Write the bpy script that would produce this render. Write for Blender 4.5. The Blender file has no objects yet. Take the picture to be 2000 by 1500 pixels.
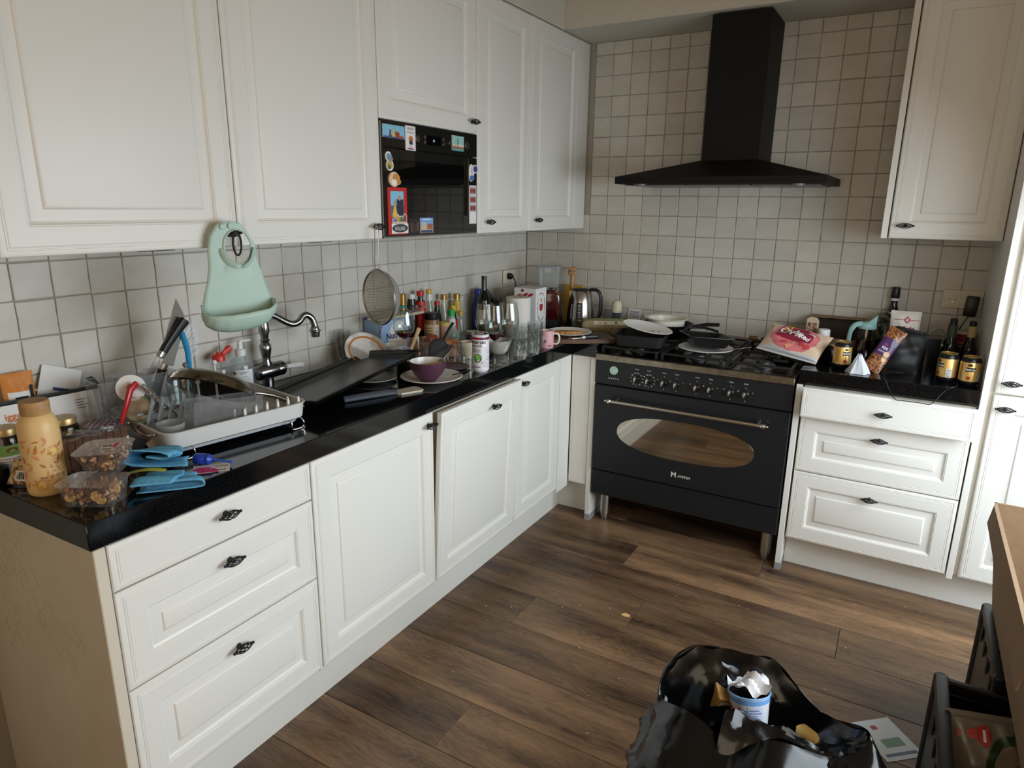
import bpy, bmesh, math, random
from mathutils import Matrix, Vector, Euler
random.seed(7)
SC = bpy.context.scene
COL = SC.collection
PI = math.pi
# ------------------------------------------------------------------ camera
cam = bpy.data.cameras.new('camera'); camo = bpy.data.objects.new('camera', cam); COL.objects.link(camo)
cam.sensor_fit = 'HORIZONTAL'; cam.sensor_width = 36.0
cam.lens = 36.0 * 1319.454 / 2000.0
cam.clip_start = .02
def look(yaw, pitch, roll):
    y, p, r = map(math.radians, (yaw, pitch, roll))
    f = Vector((-math.sin(y)*math.cos(p), math.cos(y)*math.cos(p), math.sin(p)))
    rt = Vector((math.cos(y), math.sin(y), 0)); up = rt.cross(f)
    a = math.cos(r)*rt + math.sin(r)*up; b = -math.sin(r)*rt + math.cos(r)*up
    return Matrix((a, b, -f)).transposed().to_4x4()
camo.matrix_world = Matrix.Translation((1.991, -3.576, 1.569)) @ look(30.146, -14.84, .743)
SC.camera = camo
# ------------------------------------------------------------------ world, light, exposure
W = bpy.data.worlds.new('world'); SC.world = W; W.use_nodes = True
W.node_tree.nodes['Background'].inputs[0].default_value = (.80, .88, 1, 1)
W.node_tree.nodes['Background'].inputs[1].default_value = 1.0
def area(name, loc, rot, sx, sy, power, col, spread=180):
    l = bpy.data.lights.new(name, 'AREA'); l.shape = 'RECTANGLE'; l.size = sx; l.size_y = sy; l.energy = power; l.color = col
    l.spread = math.radians(spread)
    o = bpy.data.objects.new(name, l); COL.objects.link(o); o.location = loc; o.rotation_euler = rot
    return o
# daylight entering by the tall glazed door in the right-hand wall (size of the opening, tilted like skylight)
area('window_daylight', (3.36, -1.75, 1.15), (math.radians(33), 0, math.radians(90)), 2.0, 1.9, 92, (.81, .92, 1))
# warm fill light added behind the camera, mainly to warm the upper cabinets
area('warm_fill_light', (2.2, -5.3, 1.6), (math.radians(98), 0, math.radians(0)), 2.2, 1.5, 20, (1, .84, .64))
SC.view_settings.view_transform = 'Standard'; SC.view_settings.look = 'None'
SC.view_settings.gamma = 1; SC.view_settings.use_curve_mapping = False
SC.view_settings.exposure = 0.09
SC.cycles.max_bounces = 8; SC.cycles.diffuse_bounces = 4; SC.cycles.glossy_bounces = 4
SC.cycles.transmission_bounces = 8; SC.cycles.transparent_max_bounces = 24
SC.cycles.sample_clamp_indirect = 6; SC.cycles.caustics_reflective = False; SC.cycles.caustics_refractive = False
# ------------------------------------------------------------------ materials
MATS = {}
def lin(c):
    return tuple(((x/255)/12.92 if x/255 <= .04045 else ((x/255+.055)/1.055)**2.4) for x in c[:3]) + (1,)
def mat(name, col, rough=.5, metal=0, spec=.5, noise=None, bump=None, coat=0, rnd=0, emit=None, sub=0):
    """noise=(scale, second colour, contrast); bump=(scale, strength); rnd: per-object brightness spread"""
    if name in MATS: return MATS[name]
    m = bpy.data.materials.new(name); m.use_nodes = True; nt = m.node_tree; b = nt.nodes['Principled BSDF']
    b.inputs['Base Color'].default_value = lin(col); b.inputs['Roughness'].default_value = rough
    b.inputs['Metallic'].default_value = metal; b.inputs['Specular IOR Level'].default_value = spec
    b.inputs['Coat Weight'].default_value = coat; b.inputs['Coat Roughness'].default_value = .08
    if sub: b.inputs['Subsurface Weight'].default_value = sub; b.inputs['Subsurface Radius'].default_value = (.01, .008, .006)
    tc = nt.nodes.new('ShaderNodeTexCoord'); out = None
    if noise:
        n = nt.nodes.new('ShaderNodeTexNoise'); n.inputs['Scale'].default_value = noise[0]; n.inputs['Detail'].default_value = 5
        nt.links.new(tc.outputs['Object'], n.inputs['Vector'])
        r = nt.nodes.new('ShaderNodeValToRGB'); c = noise[2] if len(noise) > 2 else .15
        r.color_ramp.elements[0].position = .5-c; r.color_ramp.elements[1].position = .5+c
        r.color_ramp.elements[0].color = lin(col); r.color_ramp.elements[1].color = lin(noise[1])
        nt.links.new(n.outputs['Fac'], r.inputs['Fac']); out = r.outputs['Color']
    if rnd:
        oi = nt.nodes.new('ShaderNodeObjectInfo'); hs = nt.nodes.new('ShaderNodeHueSaturation')
        mr = nt.nodes.new('ShaderNodeMapRange'); mr.inputs[3].default_value = 1-rnd; mr.inputs[4].default_value = 1+rnd
        nt.links.new(oi.outputs['Random'], mr.inputs[0]); nt.links.new(mr.outputs[0], hs.inputs['Value'])
        if out: nt.links.new(out, hs.inputs['Color'])
        else: hs.inputs['Color'].default_value = lin(col)
        out = hs.outputs['Color']
    if out: nt.links.new(out, b.inputs['Base Color'])
    if bump:
        n = nt.nodes.new('ShaderNodeTexNoise'); n.inputs['Scale'].default_value = bump[0]; n.inputs['Detail'].default_value = 4
        nt.links.new(tc.outputs['Object'], n.inputs['Vector'])
        bp = nt.nodes.new('ShaderNodeBump'); bp.inputs['Strength'].default_value = bump[1]; bp.inputs['Distance'].default_value = .004
        nt.links.new(n.outputs['Fac'], bp.inputs['Height']); nt.links.new(bp.outputs['Normal'], b.inputs['Normal'])
    if emit: b.inputs['Emission Color'].default_value = lin(emit[0]); b.inputs['Emission Strength'].default_value = emit[1]
    MATS[name] = m; return m
def glass(name, tint=(249, 251, 250), gloss=.075, rough=.03, ior=1.45, haze=0):
    """thin clear wall: see-through with a fresnel reflection; haze mixes in a cloudy diffuse share"""
    if name in MATS: return MATS[name]
    m = bpy.data.materials.new(name); m.use_nodes = True; nt = m.node_tree; nt.nodes.clear()
    o = nt.nodes.new('ShaderNodeOutputMaterial'); t = nt.nodes.new('ShaderNodeBsdfTransparent'); t.inputs[0].default_value = lin(tint)
    g = nt.nodes.new('ShaderNodeBsdfGlossy'); g.inputs['Roughness'].default_value = rough
    fr = nt.nodes.new('ShaderNodeLayerWeight'); fr.inputs[0].default_value = .5; pw = nt.nodes.new('ShaderNodeMath'); pw.operation = 'POWER'; pw.inputs[1].default_value = 4
    nt.links.new(fr.outputs['Facing'], pw.inputs[0]); sc_ = nt.nodes.new('ShaderNodeMath'); sc_.operation = 'MULTIPLY'; sc_.inputs[1].default_value = .9; nt.links.new(pw.outputs[0], sc_.inputs[0])
    ad = nt.nodes.new('ShaderNodeMath'); ad.operation = 'ADD'; ad.inputs[1].default_value = gloss; ad.use_clamp = True
    mx = nt.nodes.new('ShaderNodeMixShader'); nt.links.new(sc_.outputs[0], ad.inputs[0]); nt.links.new(ad.outputs[0], mx.inputs[0])
    nt.links.new(t.outputs[0], mx.inputs[1]); nt.links.new(g.outputs[0], mx.inputs[2]); s = mx.outputs[0]
    if haze:
        d = nt.nodes.new('ShaderNodeBsdfDiffuse'); d.inputs[0].default_value = lin(tint); m2 = nt.nodes.new('ShaderNodeMixShader')
        m2.inputs[0].default_value = haze; nt.links.new(s, m2.inputs[1]); nt.links.new(d.outputs[0], m2.inputs[2]); s = m2.outputs[0]
    nt.links.new(s, o.inputs[0]); MATS[name] = m; return m
def nodes_of(m): return m.node_tree, m.node_tree.nodes['Principled BSDF']
M_white = mat('cabinet lacquer', (226, 223, 215), .38, spec=.4)
M_carc = mat('cabinet board', (214, 208, 194), .5)
M_black = mat('black enamel', (25, 27, 30), .36, spec=.4)
M_hood = mat('hood black', (10, 10, 10), .6, spec=.25)
M_iron = mat('black wrought iron', (12, 12, 13), .42)
M_steel = mat('brushed steel', (190, 188, 182), .28, 1)
M_chrome = mat('chrome', (200, 200, 202), .12, 1)
M_dchrome = mat('aged chrome', (150, 150, 152), .2, 1)
M_plast = mat('plaster', (205, 200, 186), .9, bump=(160, .9))
M_wallw = mat('plain wall', (200, 180, 150), .9)
M_grout = mat('grout', (164, 157, 144), .9)
M_tile = mat('stone tile', (192, 187, 175), .48, noise=(14, (208, 203, 192), .3), bump=(38, .35), rnd=.06)
M_wht = mat('white ceramic', (232, 230, 224), .18)
M_wplast = mat('white plastic', (225, 224, 220), .35)
M_bplast = mat('black plastic', (14, 14, 15), .4)
M_brub = mat('black matt', (16, 16, 16), .7)
M_glass = glass('clear glass')
M_paper = mat('white paper', (228, 227, 224), .8)
M_card = mat('cardboard', (150, 122, 92), .85, noise=(60, (139, 112, 84), .3))
M_gold = mat('gold can', (212, 172, 98), .28, .55)
M_dkglass = mat('dark bottle glass', (8, 9, 8), .08, spec=.6)
M_tray = mat('grey white plastic', (205, 204, 200), .4)
# black granite
M_gran = mat('black granite', (9, 10, 11), .09, spec=.55)
nt, b = nodes_of(M_gran)
tc = nt.nodes.new('ShaderNodeTexCoord'); vo = nt.nodes.new('ShaderNodeTexNoise'); vo.inputs['Scale'].default_value = 260; vo.inputs['Detail'].default_value = 3
r = nt.nodes.new('ShaderNodeValToRGB'); r.color_ramp.elements[0].position = .55; r.color_ramp.elements[1].position = .78
r.color_ramp.elements[0].color = lin((8, 9, 10)); r.color_ramp.elements[1].color = lin((38, 40, 42))
nt.links.new(tc.outputs['Object'], vo.inputs['Vector']); nt.links.new(vo.outputs['Fac'], r.inputs[0]); nt.links.new(r.outputs[0], b.inputs['Base Color'])
# dark oak plank
M_oak = mat('dark oak plank', (84, 62, 44), .36, spec=.45)
nt, b = nodes_of(M_oak)
tc = nt.nodes.new('ShaderNodeTexCoord'); oi = nt.nodes.new('ShaderNodeObjectInfo'); mp = nt.nodes.new('ShaderNodeMapping')
mp.inputs['Scale'].default_value = (1.3, 9, 1)
ofs = nt.nodes.new('ShaderNodeVectorMath'); ofs.operation = 'SCALE'; ofs.inputs[0].default_value = (37, 53, 0); nt.links.new(oi.outputs['Random'], ofs.inputs['Scale'])
add = nt.nodes.new('ShaderNodeVectorMath'); nt.links.new(tc.outputs['Object'], mp.inputs['Vector']); nt.links.new(mp.outputs[0], add.inputs[0]); nt.links.new(ofs.outputs[0], add.inputs[1])
n1 = nt.nodes.new('ShaderNodeTexNoise'); n1.inputs['Scale'].default_value = 2.2; n1.inputs['Detail'].default_value = 6; n1.inputs['Distortion'].default_value = 1.6
nt.links.new(add.outputs[0], n1.inputs['Vector'])
wv = nt.nodes.new('ShaderNodeMath'); wv.operation = 'MULTIPLY'; wv.inputs[1].default_value = 46; nt.links.new(n1.outputs['Fac'], wv.inputs[0])
sn = nt.nodes.new('ShaderNodeMath'); sn.operation = 'SINE'; nt.links.new(wv.outputs[0], sn.inputs[0])
n2 = nt.nodes.new('ShaderNodeTexNoise'); n2.inputs['Scale'].default_value = 1.1; n2.inputs['Detail'].default_value = 3; nt.links.new(add.outputs[0], n2.inputs['Vector'])
m2 = nt.nodes.new('ShaderNodeMapRange'); m2.inputs[1].default_value = -1; m2.inputs[2].default_value = 1; m2.inputs[3].default_value = -.055; m2.inputs[4].default_value = .055; nt.links.new(sn.outputs[0], m2.inputs[0])
sm = nt.nodes.new('ShaderNodeMath'); nt.links.new(n2.outputs['Fac'], sm.inputs[0]); nt.links.new(m2.outputs[0], sm.inputs[1])
r = nt.nodes.new('ShaderNodeValToRGB'); r.color_ramp.elements[0].position = .3; r.color_ramp.elements[1].position = .72
r.color_ramp.elements[0].color = lin((66, 49, 37)); r.color_ramp.elements[1].color = lin((142, 110, 80)); nt.links.new(sm.outputs[0], r.inputs[0])
hs = nt.nodes.new('ShaderNodeHueSaturation'); mr = nt.nodes.new('ShaderNodeMapRange'); mr.inputs[3].default_value = .72; mr.inputs[4].default_value = 1.3
wn = nt.nodes.new('ShaderNodeTexWhiteNoise'); wn.noise_dimensions = '1D'; nt.links.new(oi.outputs['Random'], wn.inputs['W'])
nt.links.new(wn.outputs['Value'], mr.inputs[0]); nt.links.new(mr.outputs[0], hs.inputs['Value']); nt.links.new(r.outputs[0], hs.inputs['Color']); nt.links.new(hs.outputs[0], b.inputs['Base Color'])
rr = nt.nodes.new('ShaderNodeMapRange'); rr.inputs[3].default_value = .3; rr.inputs[4].default_value = .5; nt.links.new(n2.outputs['Fac'], rr.inputs[0]); nt.links.new(rr.outputs[0], b.inputs['Roughness'])
# ------------------------------------------------------------------ geometry helpers
def T(loc=(0, 0, 0), rot=(0, 0, 0), s=1):
    m = Matrix.Translation(loc) @ Euler(rot).to_matrix().to_4x4()
    return m @ Matrix.Diagonal((s, s, s, 1) if not hasattr(s, '__len__') else (*s, 1))
def frame(o, xdir, zdir):
    """matrix whose local z is zdir and local x close to xdir, at o"""
    z = Vector(zdir).normalized(); x = Vector(xdir); x = (x - z*x.dot(z)).normalized(); y = z.cross(x)
    m = Matrix((x, y, z)).transposed().to_4x4(); m.translation = o; return m
class G:
    def __init__(s): s.v = []; s.f = []; s.m = []
    def add(s, vs, fs, mi=0, t=None):
        n = len(s.v); s.v += [tuple(t @ Vector(p)) if t else tuple(p) for p in vs]
        s.f += [tuple(i+n for i in f) for f in fs]; s.m += [mi]*len(fs); return s
    def box(s, x0, x1, y0, y1, z0, z1, mi=0, b=0, t=None, seg=1):
        bm = bmesh.new(); bmesh.ops.create_cube(bm, size=1)
        for v in bm.verts: v.co = ((x0+x1)/2+v.co.x*(x1-x0), (y0+y1)/2+v.co.y*(y1-y0), (z0+z1)/2+v.co.z*(z1-z0))
        if b: bmesh.ops.bevel(bm, geom=bm.edges[:], offset=b, segments=seg, affect='EDGES', profile=.5)
        bm.verts.index_update(); s.add([v.co[:] for v in bm.verts], [[v.index for v in f.verts] for f in bm.faces], mi, t); bm.free(); return s
    def lathe(s, prof, n=24, mi=0, t=None, a0=0, a1=2*PI, sx=1, sy=1):
        full = abs(a1-a0-2*PI) < 1e-6; k = n if full else n+1; vs = []; fs = []
        idx = []
        for r, z in prof:
            if r < 1e-7 and full: idx.append([len(vs)]); vs.append((0, 0, z))
            else:
                idx.append(list(range(len(vs), len(vs)+k)))
                for i in range(k):
                    a = a0+(a1-a0)*i/n; vs.append((r*math.cos(a)*sx, r*math.sin(a)*sy, z))
        for A, B in zip(idx, idx[1:]):
            for i in range(n):
                j = (i+1) % k
                if len(A) == 1 and len(B) == 1: continue
                if len(A) == 1: fs.append((A[0], B[j], B[i]))
                elif len(B) == 1: fs.append((A[i], A[j], B[0]))
                else: fs.append((A[i], A[j], B[j], B[i]))
        return s.add(vs, fs, mi, t)
    def cyl(s, r, z0, z1, n=20, mi=0, t=None, b=0):
        p = [(0, z0), (r-b, z0), (r, z0+b), (r, z1-b), (r-b, z1), (0, z1)] if b else [(0, z0), (r, z0), (r, z1), (0, z1)]
        return s.lathe(p, n, mi, t)
    def sphere(s, r, n=16, mi=0, t=None, sc=(1, 1, 1)):
        p = [(r*math.sin(PI*i/(n//2)), -r*math.cos(PI*i/(n//2))) for i in range(n//2+1)]; p[0] = (0, -r); p[-1] = (0, r)
        return s.lathe(p, n, mi, (t or Matrix()) @ Matrix.Diagonal((*sc, 1)))
    def tube(s, pts, r, n=8, mi=0, closed=False, t=None, caps=True, flat=1):
        P = [Vector(p) for p in pts]; m = len(P); rs = r if hasattr(r, '__len__') else [r]*m
        vs = []; fs = []; N = None
        for i in range(m):
            a = P[(i-1) % m] if closed or i > 0 else P[i]; c = P[(i+1) % m] if closed or i < m-1 else P[i]
            d = (c-a).normalized()
            if N is None:
                N = d.orthogonal().normalized()
            else:
                N = (N - d*N.dot(d)); N = N.normalized() if N.length > 1e-6 else d.orthogonal().normalized()
            B = d.cross(N)
            for k in range(n):
                w = 2*PI*k/n; vs.append(P[i] + rs[i]*(math.cos(w)*N + flat*math.sin(w)*B))
        for i in range(m if closed else m-1):
            for k in range(n):
                a = i*n; c = ((i+1) % m)*n; fs.append((a+k, a+(k+1) % n, c+(k+1) % n, c+k))
        if caps and not closed: fs += [tuple(reversed(range(n))), tuple(range((m-1)*n, m*n))]
        return s.add(vs, fs, mi, t)
    def prism(s, poly, z0, z1, mi=0, t=None):
        n = len(poly); vs = [(x, y, z0) for x, y in poly]+[(x, y, z1) for x, y in poly]
        fs = [tuple(reversed(range(n))), tuple(range(n, 2*n))]+[(i, (i+1) % n, n+(i+1) % n, n+i) for i in range(n)]
        return s.add(vs, fs, mi, t)
    def loft(s, rings, mi=0, t=None, cap0=True, cap1=True, closed=True):
        n = len(rings[0]); vs = [p for r in rings for p in r]; fs = []
        for i in range(len(rings)-1):
            for k in range(n if closed else n-1):
                fs.append((i*n+k, i*n+(k+1) % n, (i+1)*n+(k+1) % n, (i+1)*n+k))
        if cap0: fs.append(tuple(reversed(range(n))))
        if cap1: fs.append(tuple(range((len(rings)-1)*n, len(rings)*n)))
        return s.add(vs, fs, mi, t)
    def grid(s, fn, nu, nv, mi=0, t=None):
        vs = [fn(i/nu, j/nv) for j in range(nv+1) for i in range(nu+1)]; w = nu+1
        fs = [(j*w+i, j*w+i+1, (j+1)*w+i+1, (j+1)*w+i) for j in range(nv) for i in range(nu)]
        s.add(vs, fs, 0 if callable(mi) else mi, t)
        if callable(mi): s.m[-len(fs):] = [mi((i+.5)/nu, (j+.5)/nv) for j in range(nv) for i in range(nu)]
        return s
    def text(s, txt, size, mi=0, t=None, bend=0, align='CENTER', bold=0, sx=1, warp=None):
        """flat lettering in the xz plane facing -y; bend = radius of the upright cylinder (axis at y=+bend) it is wrapped on"""
        c = bpy.data.curves.new('t', 'FONT'); c.body = txt; c.size = size; c.align_x = align; c.align_y = 'CENTER'; c.resolution_u = 2; c.offset = bold
        o = bpy.data.objects.new('t', c); COL.objects.link(o)
        me = bpy.data.meshes.new_from_object(o.evaluated_get(bpy.context.evaluated_depsgraph_get()))
        vs = []
        for v in me.vertices:
            x, z = v.co.x*sx, v.co.y
            vs.append(warp(x, z) if warp else (bend*math.sin(x/bend), bend-bend*math.cos(x/bend), z) if bend else (x, 0, z))
        s.add(vs, [tuple(p.vertices) for p in me.polygons], mi, t)
        bpy.data.objects.remove(o); bpy.data.curves.remove(c); bpy.data.meshes.remove(me); return s
    def mesh(s, name, mats, ang=35):
        me = bpy.data.meshes.new(name); me.from_pydata(s.v, [], s.f)
        for m in (mats if isinstance(mats, (list, tuple)) else [mats]): me.materials.append(m)
        me.polygons.foreach_set('material_index', s.m); me.update()
        bm = bmesh.new(); bm.from_mesh(me); bmesh.ops.recalc_face_normals(bm, faces=bm.faces[:]); bm.to_mesh(me); bm.free()
        if ang:
            me.polygons.foreach_set('use_smooth', [True]*len(me.polygons)); me.set_sharp_from_angle(angle=math.radians(ang))
        return me
    def obj(s, name, mats, parent=None, loc=(0, 0, 0), rot=(0, 0, 0), ang=35):
        return place(name, s.mesh(name, mats, ang), parent, loc, rot)
def place(name, me, parent=None, loc=(0, 0, 0), rot=(0, 0, 0), sc=(1, 1, 1)):
    o = bpy.data.objects.new(name, me); COL.objects.link(o); o.parent = parent
    o.location = loc; o.rotation_euler = rot; o.scale = sc; return o
def tag(o, label, cat, group=None):
    o['label'] = label; o['category'] = cat
    if group: o['group'] = group
    return o
def thing(name, label, cat, loc=(0, 0, 0), rot=(0, 0, 0), group=None):
    o = bpy.data.objects.new(name, None); COL.objects.link(o); o.location = loc; o.rotation_euler = rot; o.empty_display_size = .05
    return tag(o, label, cat, group)
def struct(o, label=None):
    o['kind'] = 'structure'
    if label: o['label'] = label
    return o
def ring(r, z, n=24, cx=0, cy=0): return [(cx+r*math.cos(2*PI*i/n), cy+r*math.sin(2*PI*i/n), z) for i in range(n)]
def rrect(w, h, r, n=4, cx=0, cy=0):
    out = []
    for k, (sx, sy) in enumerate(((1, 1), (-1, 1), (-1, -1), (1, -1))):
        for i in range(n+1):
            a = PI/2*k + PI/2*i/n; out.append((cx+sx*(w/2-r)+r*math.cos(a), cy+sy*(h/2-r)+r*math.sin(a)))
    return out
# ------------------------------------------------------------------ the room
ZW, ZU, ZT = .923, 1.449, 2.392
CEIL = 2.62
XR, YF = 3.4, -5.6
struct(G().box(-.12, XR, YF, .12, -.08, -.012).obj('floor', mat('floor base', (30, 22, 16), .9)), 'dark brown oak plank floor')
FL = bpy.data.objects['floor']
pl = G().box(-.5, .5, -.5, .5, -.5, .5).mesh('plank', M_oak, 0)
plank_meshes = {}
def plank(x0, x1, y0, y1):
    L = round(x1-x0, 3); Wd = round(y1-y0, 3)
    if (L, Wd) not in plank_meshes:
        plank_meshes[L, Wd] = G().box(-L/2+.0008, L/2-.0008, -Wd/2+.0008, Wd/2-.0008, -.012, 0, b=.0012).mesh('plank', M_oak, 0)
    place('plank', plank_meshes[L, Wd], FL, ((x0+x1)/2, (y0+y1)/2, 0))
rows = [(-.945+.215*k, -.73+.215*k) for k in range(0, 4)]
ys = [.0, -.085, -.3, -.515, -.73, -.945, -1.16, -1.377, -1.587, -1.81, -2.025, -2.24, -2.455, -2.67, -2.885, -3.1, -3.315, -3.53]
joint = {8: .84, 7: 1.234, 11: .957, 10: 2.1, 9: 1.72, 6: 1.95, 5: 1.05, 4: 1.6, 12: 1.5, 13: .8, 14: 1.9, 3: .9, 2: 1.4, 1: .7}
for i in range(len(ys)-1):
    j = joint.get(i+1, .6+((i*.77) % 1.3)) if False else joint.get(i+1, .6+((i*.77) % 1.3))
    xs = [-.1, j, min(j+1.62, XR-.05), XR] if j > .5 else [-.1, j, XR]
    if j-1.62 > -.1: xs.insert(1, j-1.62)
    for a, c in zip(xs, xs[1:]):
        if c-a > .02: plank(a, c, ys[i+1], ys[i])
rest = G().box(-.1, XR, YF, -3.53, -.012, 0).obj('plank', M_oak, FL)
# walls
WL = struct(G().box(-.12, 0, YF, .12, 0, CEIL).obj('wall_left', M_grout), 'left kitchen wall with small square grey stone tiles')
WB = struct(G().box(0, XR, 0, .12, 0, CEIL).obj('wall_back', M_grout), 'back kitchen wall with small square beige stone tiles')
g = G(); WY0, WY1, WZ0, WZ1 = -2.8, -.7, .1, 2.2
g.box(XR, XR+.12, YF, WY0, 0, CEIL).box(XR, XR+.12, WY1, .12, 0, CEIL).box(XR, XR+.12, WY0, WY1, 0, WZ0).box(XR, XR+.12, WY0, WY1, WZ1, CEIL)
struct(g.obj('wall_right', M_wallw))
g = G()
for a, c in ((WY0, WY0+.06), (WY1-.06, WY1), ((WY0+WY1)/2-.04, (WY0+WY1)/2+.04)): g.box(XR+.02, XR+.09, a, c, WZ0, WZ1)
g.box(XR+.02, XR+.09, WY0, WY1, WZ0, WZ0+.07).box(XR+.02, XR+.09, WY0, WY1, WZ1-.07, WZ1)
struct(g.obj('window_1', M_wplast), 'white framed glazed door in the right wall')
struct(G().box(-.12, XR+.12, YF-.12, YF, 0, CEIL).obj('wall_front', M_wallw))
struct(G().box(-.12, XR+.12, YF-.12, .12, CEIL, CEIL+.1).obj('ceiling', mat('ceiling paint', (208, 190, 164), .9)))
# bulkheads above the cabinets and over the hood
struct(G().box(.001, .372, -3.6, -.33, ZT+.004, CEIL-.001).obj('trim_1', M_plast), 'rough plaster bulkhead above the left wall cabinets')
struct(G().box(.001, XR-.001, -.33, -.001, ZT+.004, CEIL-.001).obj('trim_2', M_plast), 'rough plaster beam above the cooker hood')
# tiles
def tile_mesh(k):
    rd = random.Random(k); h = .0491; t = .0045
    base = []; pts = [(-1, -1), (0, -1), (1, -1), (1, 0), (1, 1), (0, 1), (-1, 1), (-1, 0)]
    j = [(rd.uniform(-.0014, .0014), rd.uniform(-.0014, .0014)) for _ in pts]
    base = [(x*h+a, z*h+c) for (x, z), (a, c) in zip(pts, j)]
    vs = [(x, 0, z) for x, z in base] + [(x*.985, -t+.0012, z*.985) for x, z in base] + [(x*.955, -t+rd.uniform(-.0004, .0004), z*.955) for x, z in base] + [(0, -t+rd.uniform(-.0004, .0004), 0)]
    fs = [(i, (i+1) % 8, 8+(i+1) % 8, 8+i) for i in range(8)] + [(8+i, 8+(i+1) % 8, 16+(i+1) % 8, 16+i) for i in range(8)] + [(16+i, 16+(i+1) % 8, 24) for i in range(8)]
    return G().add(vs, fs).mesh('tile', M_tile, 12)
TM = [tile_mesh(k) for k in range(8)]
def tiles(wall, us, zs, put, skip):
    for u0, u1 in zip(us, us[1:]):
        for z0, z1 in zip(zs, zs[1:]):
            w, h = u1-u0, z1-z0
            if w < .02 or h < .02 or skip((u0+u1)/2, (z0+z1)/2): continue
            o = put((u0+u1)/2, (z0+z1)/2); o.scale = (w/.1, 1, h/.1)
zsb = [.9225, 1.02, 1.12, 1.22, 1.32, 1.42, 1.522, 1.624, 1.726, 1.826, 1.927, 2.027, 2.13, 2.231, 2.333, 2.394]
xsb = [.006, .108] + [.2055+.0996*k for k in range(22)]; xsb[-1] = 2.302
tiles(WB, xsb, zsb, lambda u, z: place('tile', random.choice(TM), WB, (u, -.0003, z), (0, random.choice((0, PI)), 0)),
      lambda u, z: (u < .36 and z > 1.55) or (u > 1.93 and z > 1.55) or (1.12 < u < 1.3 and z > 1.74) or u > 2.3)
zsl = [.9225, 1.015, 1.113, 1.212, 1.311, 1.41, 1.50]
ysl = [-3.015+.0979*k for k in range(30)]+[-.078, -.004]; ysl = sorted(set(round(y, 4) for y in ysl if y < -.15))+[-.0879, -.0075]
tiles(WL, ysl, zsl, lambda u, z: place('tile', random.choice(TM), WL, (.0003, u, z), (0, random.choice((0, PI)), PI/2)), lambda u, z: False)
# ------------------------------------------------------------------ cabinet fronts
def front_mesh(w, h, raised=True):
    prof = [(0, .02), (0, .004), (.0025, .0012), (.006, 0), (.0125, 0), (.0135, .0016), (.0155, .0016), (.0165, 0), (.0195, 0), (.0205, .0012), (.022, 0)]
    f = .062 if min(w, h) > .2 else .05
    if raised:
        prof += [(f, 0), (f+.0015, .002), (f+.004, .0014), (f+.007, .006), (f+.012, .0085), (f+.036, .0058), (f+.0375, .0035), (f+.040, .0016), (f+.044, .0008)]
        if min(w, h)/2 < f+.05: prof = [(a if a < f else f+(a-f)*.5, d) for a, d in prof]
    rings = [[(i, d, i), (w-i, d, i), (w-i, d, h-i), (i, d, h-i)] for i, d in prof]
    return G().loft([[(x, y-.02, z) for x, y, z in r] for r in rings]).mesh('front', M_white, 28)
def make_handle():
    g = G(); L = .029
    for k in range(6):
        for tw in (1, -1):
            g.tube([(L*(2*t-1), -.021+.0095*math.sin(PI*t)**.8*math.cos(k*PI/3+tw*t*PI), .0105*math.sin(PI*t)**.8*math.sin(k*PI/3+tw*t*PI)) for t in [i/10 for i in range(11)]], .0012, 4)
    for sx in (-1, 1): g.sphere(.0042, 8, 0, T((sx*L, -.021, 0)))
    g.tube([(0, 0, 0), (0, -.012, 0), (0, -.016, 0)], [.008, .005, .005], 10).sphere(.006, 8, 0, T((0, -.015, 0)))
    return g.mesh('handle', M_iron, 60)
HAND = make_handle()
def cabinet(name, label, loc, rz, w, z0, z1, depth, fronts, group=None, open_front=False):
    t = thing(name, label, 'cabinet', (loc[0], loc[1], 0), (0, 0, rz), group)
    body = G()
    if open_front:
        for bx in ((0, w, .02, depth, z0, z0+.018), (0, w, .02, depth, z1-.018, z1), (0, .018, .001, depth, z0, z1), (w-.018, w, .001, depth, z0, z1), (0, w, depth-.01, depth, z0, z1)): body.box(*bx)
    else: body.box(.001, w-.001, .001, depth, z0, z1)
    body.obj('body', M_carc, t, ang=0)
    for f in fronts:
        kind, x0, x1, fz0, fz1, hx, hz = f[:7]; opt = f[7] if len(f) > 7 else {}
        d = place(kind, front_mesh(x1-x0, fz1-fz0, opt.get('raised', True)), t, (x0, -opt.get('pull', 0), fz0), (math.radians(opt.get('tilt', 0)), 0, 0))
        if hx is not None:
            h = place('handle', HAND, d, (hx-x0, -.0195, hz-fz0)); h['label'] = 'black wrought iron lattice handle'
        if opt.get('pull'):
            G().box(.02, x1-x0-.02, 0, opt['pull'], .01, fz1-fz0-.02).obj('drawer_box', M_carc, d, ang=0)
    return t
XL = .587   # carcass front of the left run
LW = 'white panelled kitchen cabinet fronts'
zl = .862
yL = [-2.89, -2.318, -1.741, -1.158, -.73, -.607]
cabinet('drawer_unit', 'white three-drawer base unit at the near left end of the worktop', (XL, yL[0]), PI/2, .570, .165, .8605, XL-.003, [
    ('drawer', .001, .569, .748, .861-.002, .288, .820, {'raised': False}), ('drawer', .001, .569, .497, .744, .287, .693), ('drawer', .001, .569, .188, .493, .287, .442)])
G().box(.0, .606, -2.918, -2.892, .0, .8605, b=.002).obj('end_panel', mat('worn side panel', (214, 205, 188), .5, noise=(9, (204, 192, 172), .3)))
rd = random.Random(31); sk = mat('pencil marks', (196, 178, 148), .8)
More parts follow.
